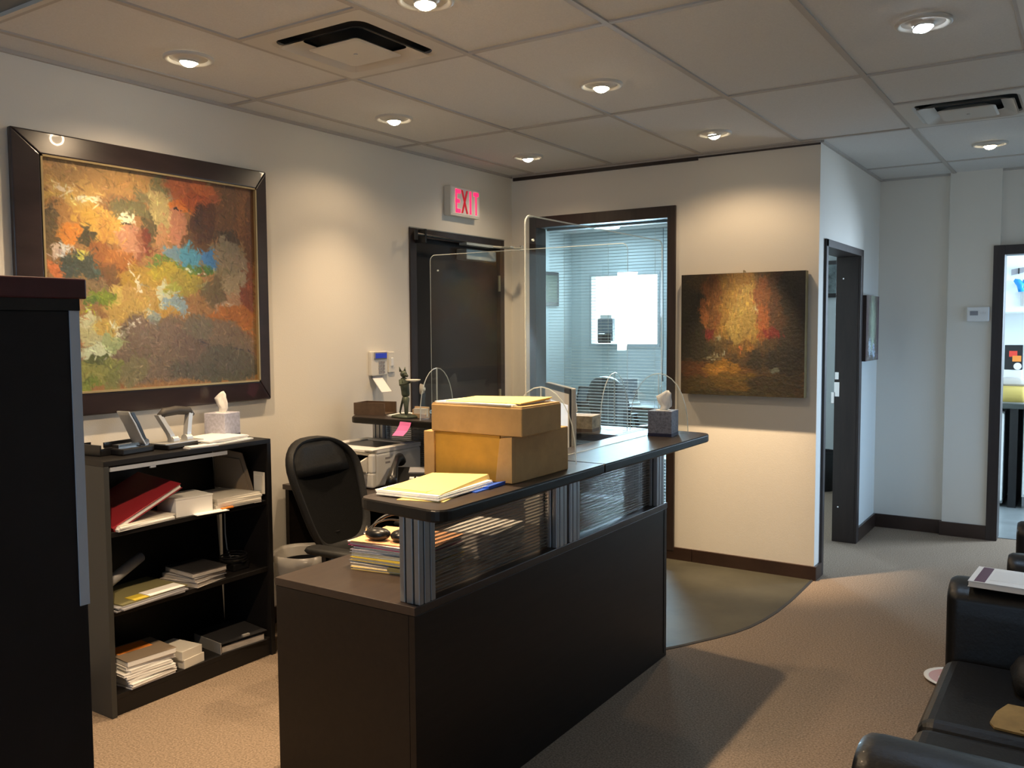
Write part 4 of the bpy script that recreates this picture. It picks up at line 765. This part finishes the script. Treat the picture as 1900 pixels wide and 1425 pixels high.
MB(True).hexa([(-.02, .04, slope(0, .04)), (.085, .04, slope(0, .04)), (.085, .085, slope(0, .085)), (-.02, .085, slope(0, .085)), (-.02, .04, slope(0, .04, .004)), (.085, .04, slope(0, .04, .004)), (.085, .085, slope(0, .085, .004)), (-.02, .085, slope(0, .085, .004))]).build('display', 'greyf', t)
MB(True).tube([(-.065, -.115, .045), (-.065, -.09, .068), (-.065, -.03, .105), (-.065, .04, .125), (-.065, .09, .122), (-.065, .115, .105)], [.024, .022, .014, .014, .021, .024], 12).build('handset', 'plas', t, smooth=True)
pts = [(-.07+.05*math.sin(k*.05)-.0012*k, -.12-.0016*k, .03*math.exp(-k*.04)+.008+.004*math.sin(k*1.6)) for k in range(52)]
MB(True).tube(pts, .0035, 5).build('coiled_cord', 'plas', t)
t_phone = [o for o in scn.objects if o.name == 'desk_phone'][0]; t_phone.scale = (1.22, 1.22, 1.22)
# keyboard and things behind the counter
t = thing('keyboard', 'black keyboard on the desk between phone and counter', 'keyboard', (-2.55, 3.30, ZD), 0.2)
MB(True).box(-.20, .20, -.07, .07, .003, .018).build('base', 'plas', t, bevel=.004)
mb = MB(True)
for a in range(13):
    for b in range(5): mb.box(-.188+a*.029, -.163+a*.029, -.06+b*.024, -.04+b*.024, .018, .024)
mb.build('keys', 'blackbook', t, kind='stuff')
# ------------------------------------------------------------------ side counter objects
t = thing('wooden_tray', 'low brown wooden letter tray at the wall end of the side counter', 'tray', (-3.30, 3.62, ZK), .22)
MB(True).box(-.095, .095, -.07, -.062, 0, .065).build('front_board', 'wood', t); MB(True).box(-.095, .095, .062, .07, 0, .065).build('rear_board', 'wood', t)
MB(True).box(-.095, -.087, -.062, .062, 0, .065).build('side_board', 'wood', t); MB(True).box(-.087, .095, -.062, .062, 0, .006).build('bottom_board', 'wood', t)
sheetstack(-3.115, 3.64, ZK, .10, .17, .007, .2, 'paper', 'paper_sheets', 'white sheets between wooden tray and bronze figurine', 'papers', n=2)
t = thing('figurine', 'green bronze figurine of a standing animal waiter holding out a small dish', 'statue', (-3.03, 3.56, ZK), -.25)
MB(True).loft([rrect(0, 0, .062, .045, .03, 0), rrect(0, 0, .060, .043, .03, .010), rrect(.005, 0, .045, .03, .025, .016)]).build('base', 'bronze', t, smooth=True)
MB(True).tube([(-.012, .012, .012), (-.014, .012, .05), (-.008, .010, .085), (-.006, .006, .105)], [.010, .009, .013, .017], 10).tube([(.018, -.010, .012), (.020, -.010, .05), (.010, -.006, .085), (.002, 0, .105)], [.010, .009, .013, .017], 10).tube([(-.002, .003, .10), (-.006, .003, .135), (-.008, .002, .165), (-.012, 0, .190), (-.014, 0, .205)], [.020, .017, .021, .018, .010], 12).build('body', 'bronze', t, smooth=True, sub=1)
MB(True).sph((-.012, 0, .220), .016, .014, .018).tube([(.0, 0, .216), (.014, 0, .210)], [.010, .006], 8).cyl((-.020, -.009, .232), (-.026, -.012, .258), .006, .001, 8).cyl((-.018, .009, .232), (-.020, .013, .256), .006, .001, 8).build('head', 'bronze', t, smooth=True)
MB(True).tube([(-.008, -.018, .190), (.010, -.030, .168), (.040, -.024, .176), (.058, -.014, .184)], [.008, .007, .006, .005], 8).tube([(-.014, .018, .190), (-.026, .026, .165), (-.020, .022, .140)], [.008, .007, .006], 8).build('arm', 'bronze', t, smooth=True)
MB(True).tube([(-.02, .004, .10), (-.045, .01, .06), (-.06, .012, .02), (-.05, .01, .012)], [.006, .005, .004, .003], 8).build('tail', 'bronze', t, smooth=True)
MB(True).loft([[(.070+r*math.cos(2*math.pi*i/20), -.010+r*.8*math.sin(2*math.pi*i/20), z) for i in range(20)] for r, z in ((.010, .186), (.030, .190), (.036, .197), (.032, .196))]).build('dish', 'offw', t, smooth=True)
[o for o in scn.objects if o.name == 'figurine'][0].scale = (1.25, 1.3, 1.04)
t = thing('card_holder', 'tan wooden business card holder beside the bronze figurine', 'card holder', (-2.945, 3.58, ZK), .1)
MB(True).box(-.045, .045, -.018, .018, 0, .008).box(-.045, .045, .010, .018, .008, .058).box(-.045, .045, -.018, -.012, .008, .022).box(-.045, -.038, -.012, .010, .008, .045).build('holder', 'tanw', t, bevel=.001)
MB(True).box(-.037, .043, -.010, .008, .009, .050).build('cards', 'offw', t)
t = thing('sticky_note', 'pink sticky note hanging from the side counter edge above the printer', 'note', (-2.93, 3.43, 1.0))
MB().loft([[(-2.963, 3.436, 1.048), (-2.890, 3.436, 1.046)], [(-2.966, 3.431, 1.030), (-2.892, 3.431, 1.028)], [(-2.975, 3.418, 1.003), (-2.902, 3.420, 1.003)], [(-2.984, 3.395, .978), (-2.912, 3.398, .980)]], closed=False).build('sheet', 'pink', t)
# ------------------------------------------------------------------ stack of folders on the near end of the desk
z = ZD; rr = random.Random(11)
STK = [('yel', .010, 'yellow folder at the bottom of the stack on the near desk end'), ('paper', .012, 'white papers with clip second from the bottom of the desk stack'), ('greyf', .008, 'grey folder low in the desk stack'), ('bkyel', .012, 'bright yellow folder in the middle of the desk stack'), ('tealp', .014, 'slate folder above the bright yellow one in the desk stack'), ('lilac', .010, 'lilac folder in the upper part of the desk stack'), ('greyf', .010, 'grey folder beneath the pink one in the desk stack'), ('hotp', .010, 'hot pink folder near the top of the desk stack'), ('paper', .006, 'white sheets under the peach folder on the desk stack'), ('peach', .006, 'peach folder on top of the desk stack, under the headset')]
for k, (mt, h, lb) in enumerate(STK):
    t = thing('file_folder', lb, 'folder', (-1.93+rr.uniform(-.012, .012), 2.27+rr.uniform(-.01, .01), z), .12+rr.uniform(-.07, .07), 'folders stacked on the desk')
    MB(True).box(-.155, .155, -.115, .115, 0, .0015).build('lower_cover', mt, t); MB(True).box(-.15, .15, -.112, .112, .0015, h-.0015).build('contents', 'paper' if mt != 'paper' else 'paperg', t)
    MB(True).box(-.155, .155, -.118, .115, h-.0015, h-.0002).build('upper_cover', mt, t)
    if k == 1: MB(True).box(.0, .05, -.128, -.10, -.0, h).build('clip', 'olive', t)
    z += h
t = thing('telephone_headset', 'black telephone headset lying on the peach folder', 'headset', (-1.965, 2.225, z), .3)
MB(True).tube([(.07*math.cos(a)-.01, .06*math.sin(a), .015+.055*math.sin(a)) for a in [math.pi*k/16 for k in range(17)]], .006, 8).tube([(.078*math.cos(a)-.01, .05*math.sin(a)-.01, .015+.04*math.sin(a)) for a in [math.pi*k/16 for k in range(17)]], .003, 8).build('headband', 'plas', t, smooth=True)
MB(True).sph((-.03, -.04, .022), .045, .03, .022).build('ear_cushion', 'plas', t, smooth=True); MB(True).sph((.05, -.035, .020), .035, .035, .020).build('ear_cushion', 'plas', t, smooth=True)
MB(True).tube([(-.08, -.01, .012), (-.10, .02, .03), (-.11, .03, .012)], .003, 6).cyl((-.115, .03, .006), (-.095, .032, .006), .006, n=8).build('boom', 'chrome', t)
# things seen dimly through the fluted panels
sheetstack(-1.83, 2.58, ZD, .20, .25, .09, .1, 'paper', 'paper_stack', 'tall stack of white papers behind the first fluted panel', 'papers', n=5, jit=.006)
t = thing('storage_box', 'plum coloured storage box behind the near fluted panel', 'box', (-2.0, 2.62, ZD), 0)
sheetstack(-1.86, 3.12, ZD, .14, .20, .12, -.1, 'offw', 'paper_stack', 'cream paper pile behind the second fluted panel', 'papers', n=4, jit=.006)
bpy.data.objects.remove(t)
# ------------------------------------------------------------------ bookcase
t = thing('bookcase', 'low black bookcase with three open shelves under the framed painting', 'bookcase', (-3.34, 2.35, 0))
X0, X1, Y0, Y1, H = -3.505, -3.17, 1.935, 2.762, 1.02
MB().box(X0, X1, Y0, Y0+.022, 0, H-.022).build('side_panel', 'blkside', t, bevel=.001)
MB().box(X0, X1, Y1-.022, Y1, 0, H-.022).build('side_panel', 'blk', t, bevel=.001)
MB().box(X0, X1, Y0, Y1, H-.022, H).build('top_panel', 'blk', t, bevel=.002)
SH = (.735, .42, .085)
for zz in SH: MB().box(X0+.01, X1-.012, Y0+.022, Y1-.022, zz-.02, zz).build('shelf', 'blk', t, bevel=.001)
MB().box(X1-.02, X1-.012, Y0+.022, Y1-.022, 0, .065).build('plinth', 'blk', t)
MB().hexa([(X0, Y0+.022, .065), (X0+.006, Y0+.022, .065), (X0+.006, 2.738, .065), (X0, 2.738, .065), (X0, Y0+.022, .975), (X0+.006, Y0+.022, .975), (X0+.006, 2.688, .960), (X0, 2.688, .960)]).build('back_panel', 'blk', t)
MB().box(X1-.012, X1-.004, 1.965, 2.52, .976, .992).box(X1-.012, X1-.004, 2.14, 2.165, .968, .977).build('label_strip', 'grey', t)
# top: heavy stapler, hole punch, papers
t = thing('heavy_stapler', 'tall heavy-duty stapler with upright silver paddle lever on the bookcase', 'stapler', (-3.31, 2.165, H), .15)
MB(True).box(-.06, .05, -.11, .055, 0, .028).build('base', 'plas', t, bevel=.006)
MB(True).box(-.058, -.052, -.11, .05, .028, .05).box(-.05, .03, .0, .05, .028, .031).build('paper_guide', 'plas', t)
MB(True).loft([[(x*w_+.0, y, z) for x, w_ in ((-1, .034), (1, .034))]+[(.032*s, y+.012, z) for s in (1, -1)] for y, z in ((.02, .03), (.0, .06), (-.03, .12), (-.055, .16), (-.062, .175))]).build('lever', 'silver', t, bevel=.003)
MB(True).loft([[(x, y, z) for x in (-.028, .028)]+[(x, y+.018, z) for x in (.026, -.026)] for y, z in ((.034, .03), (.014, .06), (-.014, .12), (-.042, .168))]).build('lever_rear', 'plas', t)
MB(True).box(-.018, .018, -.10, .05, .028, .042).cyl((-.032, .03, .04), (.032, .03, .04), .014).build('magazine_head', 'chrome', t)
t = thing('hole_punch', 'heavy hole punch with two silver arms and a black grip bar on the bookcase', 'hole punch', (-3.30, 2.36, H), .12)
MB(True).box(-.065, .06, -.105, .11, 0, .022).build('base', 'plas', t, bevel=.006)
MB(True).box(-.03, .05, -.11, .10, .022, .026).build('base_plate', 'silver', t)
for s, q in ((-.035, -1), (.040, 1)):
    MB(True).loft([[(x-.013, s+q*d-.011, z), (x+.013, s+q*d-.011, z), (x+.011, s+q*d+.013, z), (x-.011, s+q*d+.013, z)] for x, d, z in ((.015, 0, .02), (.005, .010, .06), (-.010, .032, .11), (-.02, .048, .145))]).cyl((.012, s-.014, .032), (.012, s+.018, .032), .020, n=12).build('arm', 'silver', t, smooth=False)
MB(True).tube([(-.02, -.075, .138), (-.022, -.05, .152), (-.024, .02, .156), (-.022, .085, .148), (-.02, .105, .128)], [.014, .019, .020, .018, .012], 12).build('grip_bar', 'grip', t, smooth=True)
t = thing('paper_tray', 'low black tray at the left end of the bookcase top, under the stapler', 'tray', (-3.36, 2.06, H), .1)
MB(True).box(-.09, .05, -.06, .0, 0, .004).box(-.09, -.084, -.06, .0, 0, .045).box(-.09, .05, -.06, -.054, 0, .045).box(.044, .05, -.06, .0, 0, .03).build('tray', 'plas', t)
sheetstack(-3.315, 2.555, H, .20, .26, .022, .16, 'paper', 'paper_stack', 'spread stack of white papers on top of the bookcase beside the tissue box', 'papers', jit=.012, n=4)
sheetstack(-3.195, 2.40, H, .05, .14, .010, -.05, 'paper', 'paper_stack', 'small pile of white slips in front of the hole punch on the bookcase', 'papers', jit=.006, n=2)
# shelf one
zz = SH[0]
t = thing('ring_binder', 'dark red binder leaning on papers at the left of the upper shelf', 'binder', (-3.33, 2.12, zz+.02), 0)
def tilt(mb, px, rx, o): bmesh.ops.transform(mb.bm, matrix=Matrix.Translation(o) @ Matrix.Rotation(rx, 4, 'X') @ Matrix.Rotation(px, 4, 'Y'), verts=mb.bm.verts); return mb
for a, b, mt, nm in ((.0, .003, 'red', 'lower_cover'), (.003, .020, 'paper', 'pages'), (.020, .024, 'red', 'upper_cover')):
    i = .004 if nm == 'pages' else 0
    tilt(MB(True).box(-.14+i, .145-i, -.135+i, .19-i, a, b), .10, .40, (0, -.005, .045)).build(nm, mt, t, bevel=.002)
tilt(MB(True).box(-.14, .145, -.150, -.135, .0, .024), .10, .40, (0, -.005, .045)).build('spine', 'red', t)
sheetstack(-3.30, 2.115, zz, .24, .27, .022, .12, 'paper', 'paper_stack', 'white and cream papers flat under the leaning red binder', 'papers', n=4, top='offw', jit=.01)
t = thing('paper_box', 'small white carton in the middle of the upper shelf', 'box', (-3.27, 2.365, zz), -.12)
MB(True).box(-.08, .08, -.085, .085, 0, .078).build('body', 'paper', t, bevel=.001); MB(True).box(-.082, .082, -.087, .087, .074, .079).build('lid', 'white', t)
t = thing('paper_slip', 'white card sticking out over the edge of the upper shelf', 'card', (-3.20, 2.43, zz), -.15); MB(True).box(-.03, .055, -.08, .07, 0, .0025).build('sheet', 'paper', t)
MB(True).box(-.02, .045, -.07, .05, .0025, .004).build('top_sheet', 'paper', t)
sheetstack(-3.30, 2.60, zz, .24, .23, .045, -.08, 'offw', 'paper_stack', 'thick cream paper pile at the right of the upper shelf', 'papers', n=5, jit=.010)
t = thing('plastic_folder', 'thin black folder with orange corner beneath the cream paper pile', 'folder', (-3.20, 2.60, zz), 0); MB(True).box(-.05, .03, -.12, .12, .0, .002).build('cover', 'blackbook', t); MB(True).box(.02, .034, -.12, -.06, .002, .008).build('corner', 'orange', t)
t = thing('file_folder', 'taupe file folder standing upright behind the cream papers on the upper shelf', 'folder', (-3.40, 2.66, zz+.045), 0)
MB(True).hexa([(-.08, .02, 0), (.16, .05, 0), (.16, .055, 0), (-.08, .025, 0), (-.08, .02, .19), (.10, .04, .17), (.10, .045, .17), (-.08, .025, .19)]).build('rear_flap', 'brnf', t)
MB(True).hexa([(-.06, .012, 0), (.14, .042, 0), (.14, .046, 0), (-.06, .016, 0), (-.06, .012, .15), (.09, .034, .14), (.09, .038, .14), (-.06, .016, .15)]).build('front_flap', 'brnf', t)
t = thing('index_cards', 'pale cards standing against the right side of the upper shelf', 'cards', (-3.20, 2.725, zz+.03), 0)
MB(True).box(-.05, .02, .0, .006, 0, .10).box(-.04, .012, -.006, .0, 0, .085).build('cards', 'offw', t)
# shelf two
zz = SH[1]
t = sheetstack(-3.30, 2.13, zz, .26, .32, .022, .05, 'greyf', 'folder_stack', 'pile of grey and olive document sleeves at the left of the middle shelf', 'folders', n=4, top='olive', jit=.012)
t = thing('envelope', 'white envelope at the front edge of the middle shelf pile', 'envelope', (-3.215, 2.20, zz+.022), .03); MB(True).box(-.04, .035, -.08, .09, 0, .003).build('envelope', 'paper', t); MB(True).box(-.03, .036, -.15, -.085, 0, .003).build('tab', 'bkyel', t)
t = thing('rolled_paper', 'grey rolled sheets leaning diagonally at the back of the middle shelf', 'roll', (-3.36, 2.10, zz+.03), 0)
MB(True).tube([(.06, -.13, .03), (-.04, .13, .10)], .022, 14).build('roll', 'greyf', t, smooth=True)
MB(True).tube([(-.04, .128, .10), (-.042, .134, .102)], .017, 14).build('inner_turn', 'tealp', t, smooth=True)
for k, (mt, h) in enumerate((('paperg', .022), ('greyf', .018), ('blackbook', .024))):
    t = thing('book', ('grey book at the bottom of the middle shelf stack', 'slim grey book second in the middle shelf stack', 'black book on top of the middle shelf stack')[k], 'book', (-3.29, 2.41+.008*k, zz+(0, .022, .04)[k]), .2-.12*k, 'books on the middle shelf')
    MB(True).box(-.10, .10, -.085, .085, .002, h-.002).build('pages', 'paperg', t); MB(True).box(-.103, .104, -.087, .087, h-.002, h).box(-.103, .104, -.087, .087, 0, .002).box(-.105, -.102, -.087, .087, 0, h).build('cover', mt, t)
t = thing('power_adapter', 'black adapter with coiled cable at the right of the middle shelf', 'adapter', (-3.29, 2.63, zz), 0)
MB(True).box(-.05, .05, -.04, .05, 0, .035).build('body', 'plas', t, bevel=.006)
MB(True).tube([(.06*math.cos(a)+.0, .06*math.sin(a), .04+.002*a) for a in [k*.4 for k in range(40)]], .004, 6).build('cable', 'plas', t)
t = thing('white_cable', 'pale cable hanging down in the back corner of the bookcase', 'cable', (-3.47, 2.73, zz), 0)
MB(True).tube([(.0, 0, .29), (.0, 0, .12), (.01, -.0, .05), (.05, -.01, .01), (.12, -.02, .006)], .003, 6).cyl((0, 0, .285), (0, 0, .30), .005, n=8).build('cord', 'offw', t)
# bottom shelf
zz = SH[2]; z = zz; rr = random.Random(5)
for k in range(9):
    h = (.012, .011, .010, .012, .010, .010, .012, .014, .022)[k]
    lb = ('navy magazine at the very bottom of the pile on the lowest shelf', 'white magazine second from the bottom of the lowest shelf pile', 'white catalogue third from the bottom of the lowest shelf pile', 'white catalogue fourth from the bottom of the lowest shelf pile', 'pale magazine in the middle of the lowest shelf pile', 'white magazine just above the middle of the lowest shelf pile', 'white brochure third from the top of the lowest shelf pile', 'white brochure second from the top, shifted on the lowest shelf pile', 'thick cream catalogue with rust cover on top of the lowest shelf pile')[k]
    t = thing('magazine', lb, 'magazine', (-3.285+rr.uniform(-.008, .008), 2.12+rr.uniform(-.01, .01)+(.02 if k == 8 else 0), z), rr.uniform(-.08, .08), 'magazines piled on the lowest shelf')
    MB(True).box(-.10, .103, -.105, .105, .001, h-.001).build('pages', 'paper', t); MB(True).box(-.102, .104, -.107, .107, h-.001, h).box(-.102, .104, -.107, .107, 0, .001).build('cover', 'navy' if k == 0 else ('paper' if k < 8 else 'brnf'), t)
    if k == 8: MB(True).box(-.09, .0, -.09, .06, h, h+.001).build('cover_print', 'orange', t, label='rust coloured cover print')
    z += h
sheetstack(-3.27, 2.315, zz, .17, .11, .075, .1, 'offw', 'small_box_stack', 'cream cartons beside the magazine pile on the lowest shelf', 'boxes', n=2, jit=.008)
t = thing('ring_binder', 'black binder with metal clip lying at the right of the lowest shelf', 'binder', (-3.29, 2.60, zz+.0), -.1)
MB(True).box(-.12, .115, -.12, .12, 0, .003).box(-.12, -.116, -.12, .12, .003, .052).build('lower_cover', 'blackbook', t)
MB(True).hexa([(-.12, -.12, .050), (.115, -.12, .044), (.115, .12, .044), (-.12, .12, .050), (-.12, -.12, .053), (.115, -.12, .047), (.115, .12, .047), (-.12, .12, .053)]).build('upper_cover', 'blackbook', t)
MB(True).box(-.11, .105, -.11, .11, .003, .030).build('pages', 'paperg', t); MB(True).box(.10, .112, -.005, .03, .047, .056).box(-.10, .114, -.122, -.118, .0, .05).build('clip', 'silver', t)
# ------------------------------------------------------------------ waste bin with liner
t = thing('waste_bin', 'dark waste bin with a clear plastic liner folded over its rim beside the bookcase', 'bin', (-3.16, 2.95, 0))
cx, cy = -3.16, 2.95; ring = lambda r, z, w_=0: [(cx+(r+w_*math.sin(5*a+z*40))*math.cos(a), cy+(r+w_*math.sin(5*a+z*40))*math.sin(a), z) for a in [2*math.pi*i/40 for i in range(40)]]
MB().loft([ring(.11, 0), ring(.135, .40), ring(.128, .40), ring(.104, .012)], True, True).build('body', 'plas', t, smooth=False)
MB().loft([ring(.140, .24, .004), ring(.146, .33, .004), ring(.150, .41, .005), ring(.156, .455, .006), ring(.142, .44, .005), ring(.126, .36, .006), ring(.112, .15, .006)], False, False).build('bin_liner', 'bag', t, smooth=True)
# ------------------------------------------------------------------ office chair
t = thing('office_chair', 'black office chair with mesh back and leather rim behind the desk', 'chair', (-2.60, 2.84, 0), math.radians(92))
def outline(s, yoff):
    P = []
    for k in range(36):
        a = 2*math.pi*k/36; c, d = math.cos(a), math.sin(a)
        e = .78 if d > 0 else .45
        zc = .86+(.175 if d > 0 else .335)*s*(abs(d)**e)*(1 if d > 0 else -1); hw = .222*s*(abs(c)**(.80 if d > 0 else .5))*(1 if c > 0 else -1)
        f = 1-.22*max(0, (.88-zc))/.35; zz = zc
        P.append((hw*f, yoff+.20+(zz-.55)*.36+.9*max(0, .08-abs(0))*0-.10*(abs(hw)/.215)**2*.35, zz))
    return P
MB(True).loft([outline(.97, -.024), outline(1.0, -.006), outline(1.0, .014), outline(.95, .026), outline(.90, .018), outline(.86, .008), outline(.865, -.010), outline(.90, -.020), outline(.97, -.024)], False, False).build('back_rim', 'leag', t, smooth=True)
MB(True).loft([outline(.88, -.006), outline(.5, .008), outline(.02, .012)], False, True).build('mesh_back', 'mesh', t, smooth=True)
R = []
for zz, s in ((.872, 1), (.91, 1.0), (.95, .93), (.99, .74), (1.015, .45)):
    hw = .198*s; yy = .20+(zz-.55)*.36; R.append([(-hw, yy-.026, zz), (-hw*.5, yy-.018, zz), (0, yy-.014, zz), (hw*.5, yy-.018, zz), (hw, yy-.026, zz), (hw, yy-.0, zz), (0, yy+.01, zz), (-hw, yy-.0, zz)])
MB(True).loft(R).build('head_pad', 'leag', t, smooth=True)
MB(True).box(-.235, .235, -.24, .22, .42, .50).build('seat', 'leag', t, bevel=.035, seg=4)
MB(True).tube([(0, .24, .62), (0, .26, .52), (0, .20, .42), (0, 0, .40)], .025, 10).build('back_bracket', 'plas', t)
for s in (-1, 1):
    MB(True).tube([(s*.24, .02, .42), (s*.285, .02, .46), (s*.29, .02, .60)], .018, 10).build('arm_post', 'plas', t)
    MB(True).loft([rrect(s*.29, -.02, .035, .13, .03, .60), rrect(s*.29, -.02, .042, .14, .035, .612), rrect(s*.29, -.02, .036, .13, .03, .625)]).build('arm_pad', 'leag', t, smooth=True)
MB(True).cyl((0, 0, .10), (0, 0, .42), .028).cyl((0, 0, .36), (0, 0, .41), .07).build('gas_column', 'plas', t)
for k in range(5):
    a = k*2*math.pi/5+.3; c, d = math.cos(a), math.sin(a)
    l = MB(True).tube([(0, 0, .11), (.15*c, .15*d, .10), (.29*c, .29*d, .075)], [.03, .022, .016], 8).build('leg', 'plas', t)
    MB(True).cyl((.29*c-.022*d, .29*d+.022*c, .028), (.29*c+.022*d, .29*d-.022*c, .028), .028, n=16).build('caster', 'plas', l)
# ------------------------------------------------------------------ dark hutch in the near left
t = thing('tall_cabinet', 'tall near-black cabinet with burgundy top at the left edge, closest to the camera', 'cabinet', (-1.8, .6, 0))
MB().box(-2.05, -1.6, .25, .936, 0, 1.565).build('body', 'hutch', t, bevel=.002)
MB().box(-2.06, -1.595, .24, .938, 1.565, 1.587).build('cornice', 'blk', t)
MB().box(-2.075, -1.59, .23, .950, 1.587, 1.625).build('top', 'burg', t, bevel=.003)
MB().box(-1.602, -1.5975, .919, .938, 1.003, 1.565).build('grey_edge_strip', 'grey', t)
MB().box(-2.052, -1.597, .25, .940, 0, .09).build('plinth', 'blk', t)
# ------------------------------------------------------------------ leather seating along the right wall
def arm(t, x0, x1, y0, y1, zt, loc=False, r=.055):
    cy = (y0+y1)/2; hy = (y1-y0)/2
    def prof(x, k):
        P = []
        for i in range(13):
            a = math.pi*i/12; P.append((x, cy+hy*k*math.cos(a), zt-r+r*k*math.sin(a)))
        return P+[(x, cy-hy*k, .07), (x, cy+hy*k, .07)]
    MB(loc).loft([prof(x0, .82), prof(x0+.012, .96), prof(x0+.035, 1), prof(x1, 1)]).build('arm', 'lea', t, smooth=True).modifiers.new('e', 'EDGE_SPLIT').split_angle = math.radians(50)
t = thing('leather_loveseat', 'black leather two-seat sofa at the near right with a magazine on its arm', 'sofa', (.03, 2.62, 0))
arm(t, -.385, .46, 1.80, 2.01, .665); arm(t, -.385, .46, 3.205, 3.43, .665)
for a, b in ((2.012, 2.607), (2.609, 3.203)):
    MB().box(-.385, .26, a, b, .25, .425).build('seat_cushion', 'lea', t, bevel=.045, seg=4)
MB().box(-.36, .44, 2.01, 3.205, .08, .26).build('seat_base', 'lea', t, bevel=.01)
for a, b in ((2.012, 2.607), (2.609, 3.203)): MB().box(.22, .46, a, b, .28, .80).build('back_cushion', 'lea', t, bevel=.05, seg=4)
for x in (-.33, .40):
    for y in (1.86, 3.37): MB().cyl((x, y, 0), (x, y, .08), .02, .028, 12).build('foot', 'plas', t)
t = thing('leather_armchair', 'black leather armchair next along the wall beyond the sofa', 'armchair', (.15, 4.1, 0))
arm(t, -.245, .50, 3.70, 3.86, .665); arm(t, -.255, .50, 4.34, 4.50, .665)
MB().box(-.25, .26, 3.862, 4.338, .25, .425).build('seat_cushion', 'lea', t, bevel=.045, seg=4)
MB().box(-.22, .48, 3.86, 4.34, .08, .26).build('seat_base', 'lea', t)
MB().box(.24, .50, 3.862, 4.338, .28, .80).build('back_cushion', 'lea', t, bevel=.05, seg=4)
for x in (-.19, .44):
    for y in (3.76, 4.44): MB().cyl((x, y, 0), (x, y, .08), .02, .028, 12).build('foot', 'plas', t)
t = thing('magazine', 'thick white magazine with a plum strip lying across the sofa arm', 'magazine', (-.17, 3.31, .6655), -.06)
MB(True).box(-.145, .15, -.105, .105, .001, .018).build('pages', 'paper', t, bevel=.001); MB(True).box(-.147, .152, -.107, .107, .018, .0195).box(-.147, .152, -.107, .107, 0, .001).build('cover', 'white', t)
MB(True).box(-.130, -.098, -.10, .10, .0195, .0202).build('plum_strip', 'purple', t); MB(True).box(-.09, .02, -.06, .07, .0195, .0200).build('cover_image', 'pgrey', t)
t = thing('handbag', 'soft black handbag on the sofa seat against the far arm', 'bag', (-.02, 3.04, .425), .15)
MB(True).loft([rrect(0, 0, .15, .09, .05, 0), rrect(0, 0, .16, .10, .05, .04), rrect(.0, .02, .14, .06, .04, .08), rrect(.01, .03, .10, .03, .02, .10)]).build('body', 'leag', t, smooth=True)
MB(True).tube([(.10*math.cos(a), .02, .09+.05*math.sin(a)) for a in [math.pi*k/12 for k in range(13)]], .006, 8).build('handle', 'lea', t)
t = thing('cardboard_sheet', 'khaki cardboard folder lying on the sofa seat', 'cardboard', (-.08, 2.75, .426), -.05)
MB(True).prism([(-.125, -.055), (-.11, -.085), (.17, -.09), (.17, .11), (-.10, .105), (-.12, .03)], 0, .006).build('sheet', 'khaki', t)
MB(True).box(-.05, .16, -.07, .09, .006, .009).build('inner_sheet', 'khaki', t)
t = thing('patterned_plate', 'round pink and white plate on the carpet by the sofa front', 'plate', (-.45, 4.12, 0))
cx, cy = -.45, 4.12; ring = lambda r, z: [(cx+r*math.cos(2*math.pi*i/36), cy+r*math.sin(2*math.pi*i/36), z) for i in range(36)]
MB().loft([ring(.06, .0), ring(.08, .002), ring(.125, .012), ring(.125, .014), ring(.105, .0125)], True, False).build('rim', 'white', t, smooth=True)
MB().loft([ring(.1055, .0125), ring(.066, .0065)], False, False).build('pink_band', 'platep', t, smooth=True)
MB().loft([ring(.0665, .0065), ring(.035, .005)], False, False).build('white_band', 'white', t, smooth=True); MB().loft([ring(.036, .005), ring(.005, .005)], False, True).build('grey_centre', 'plateg', t, smooth=True)
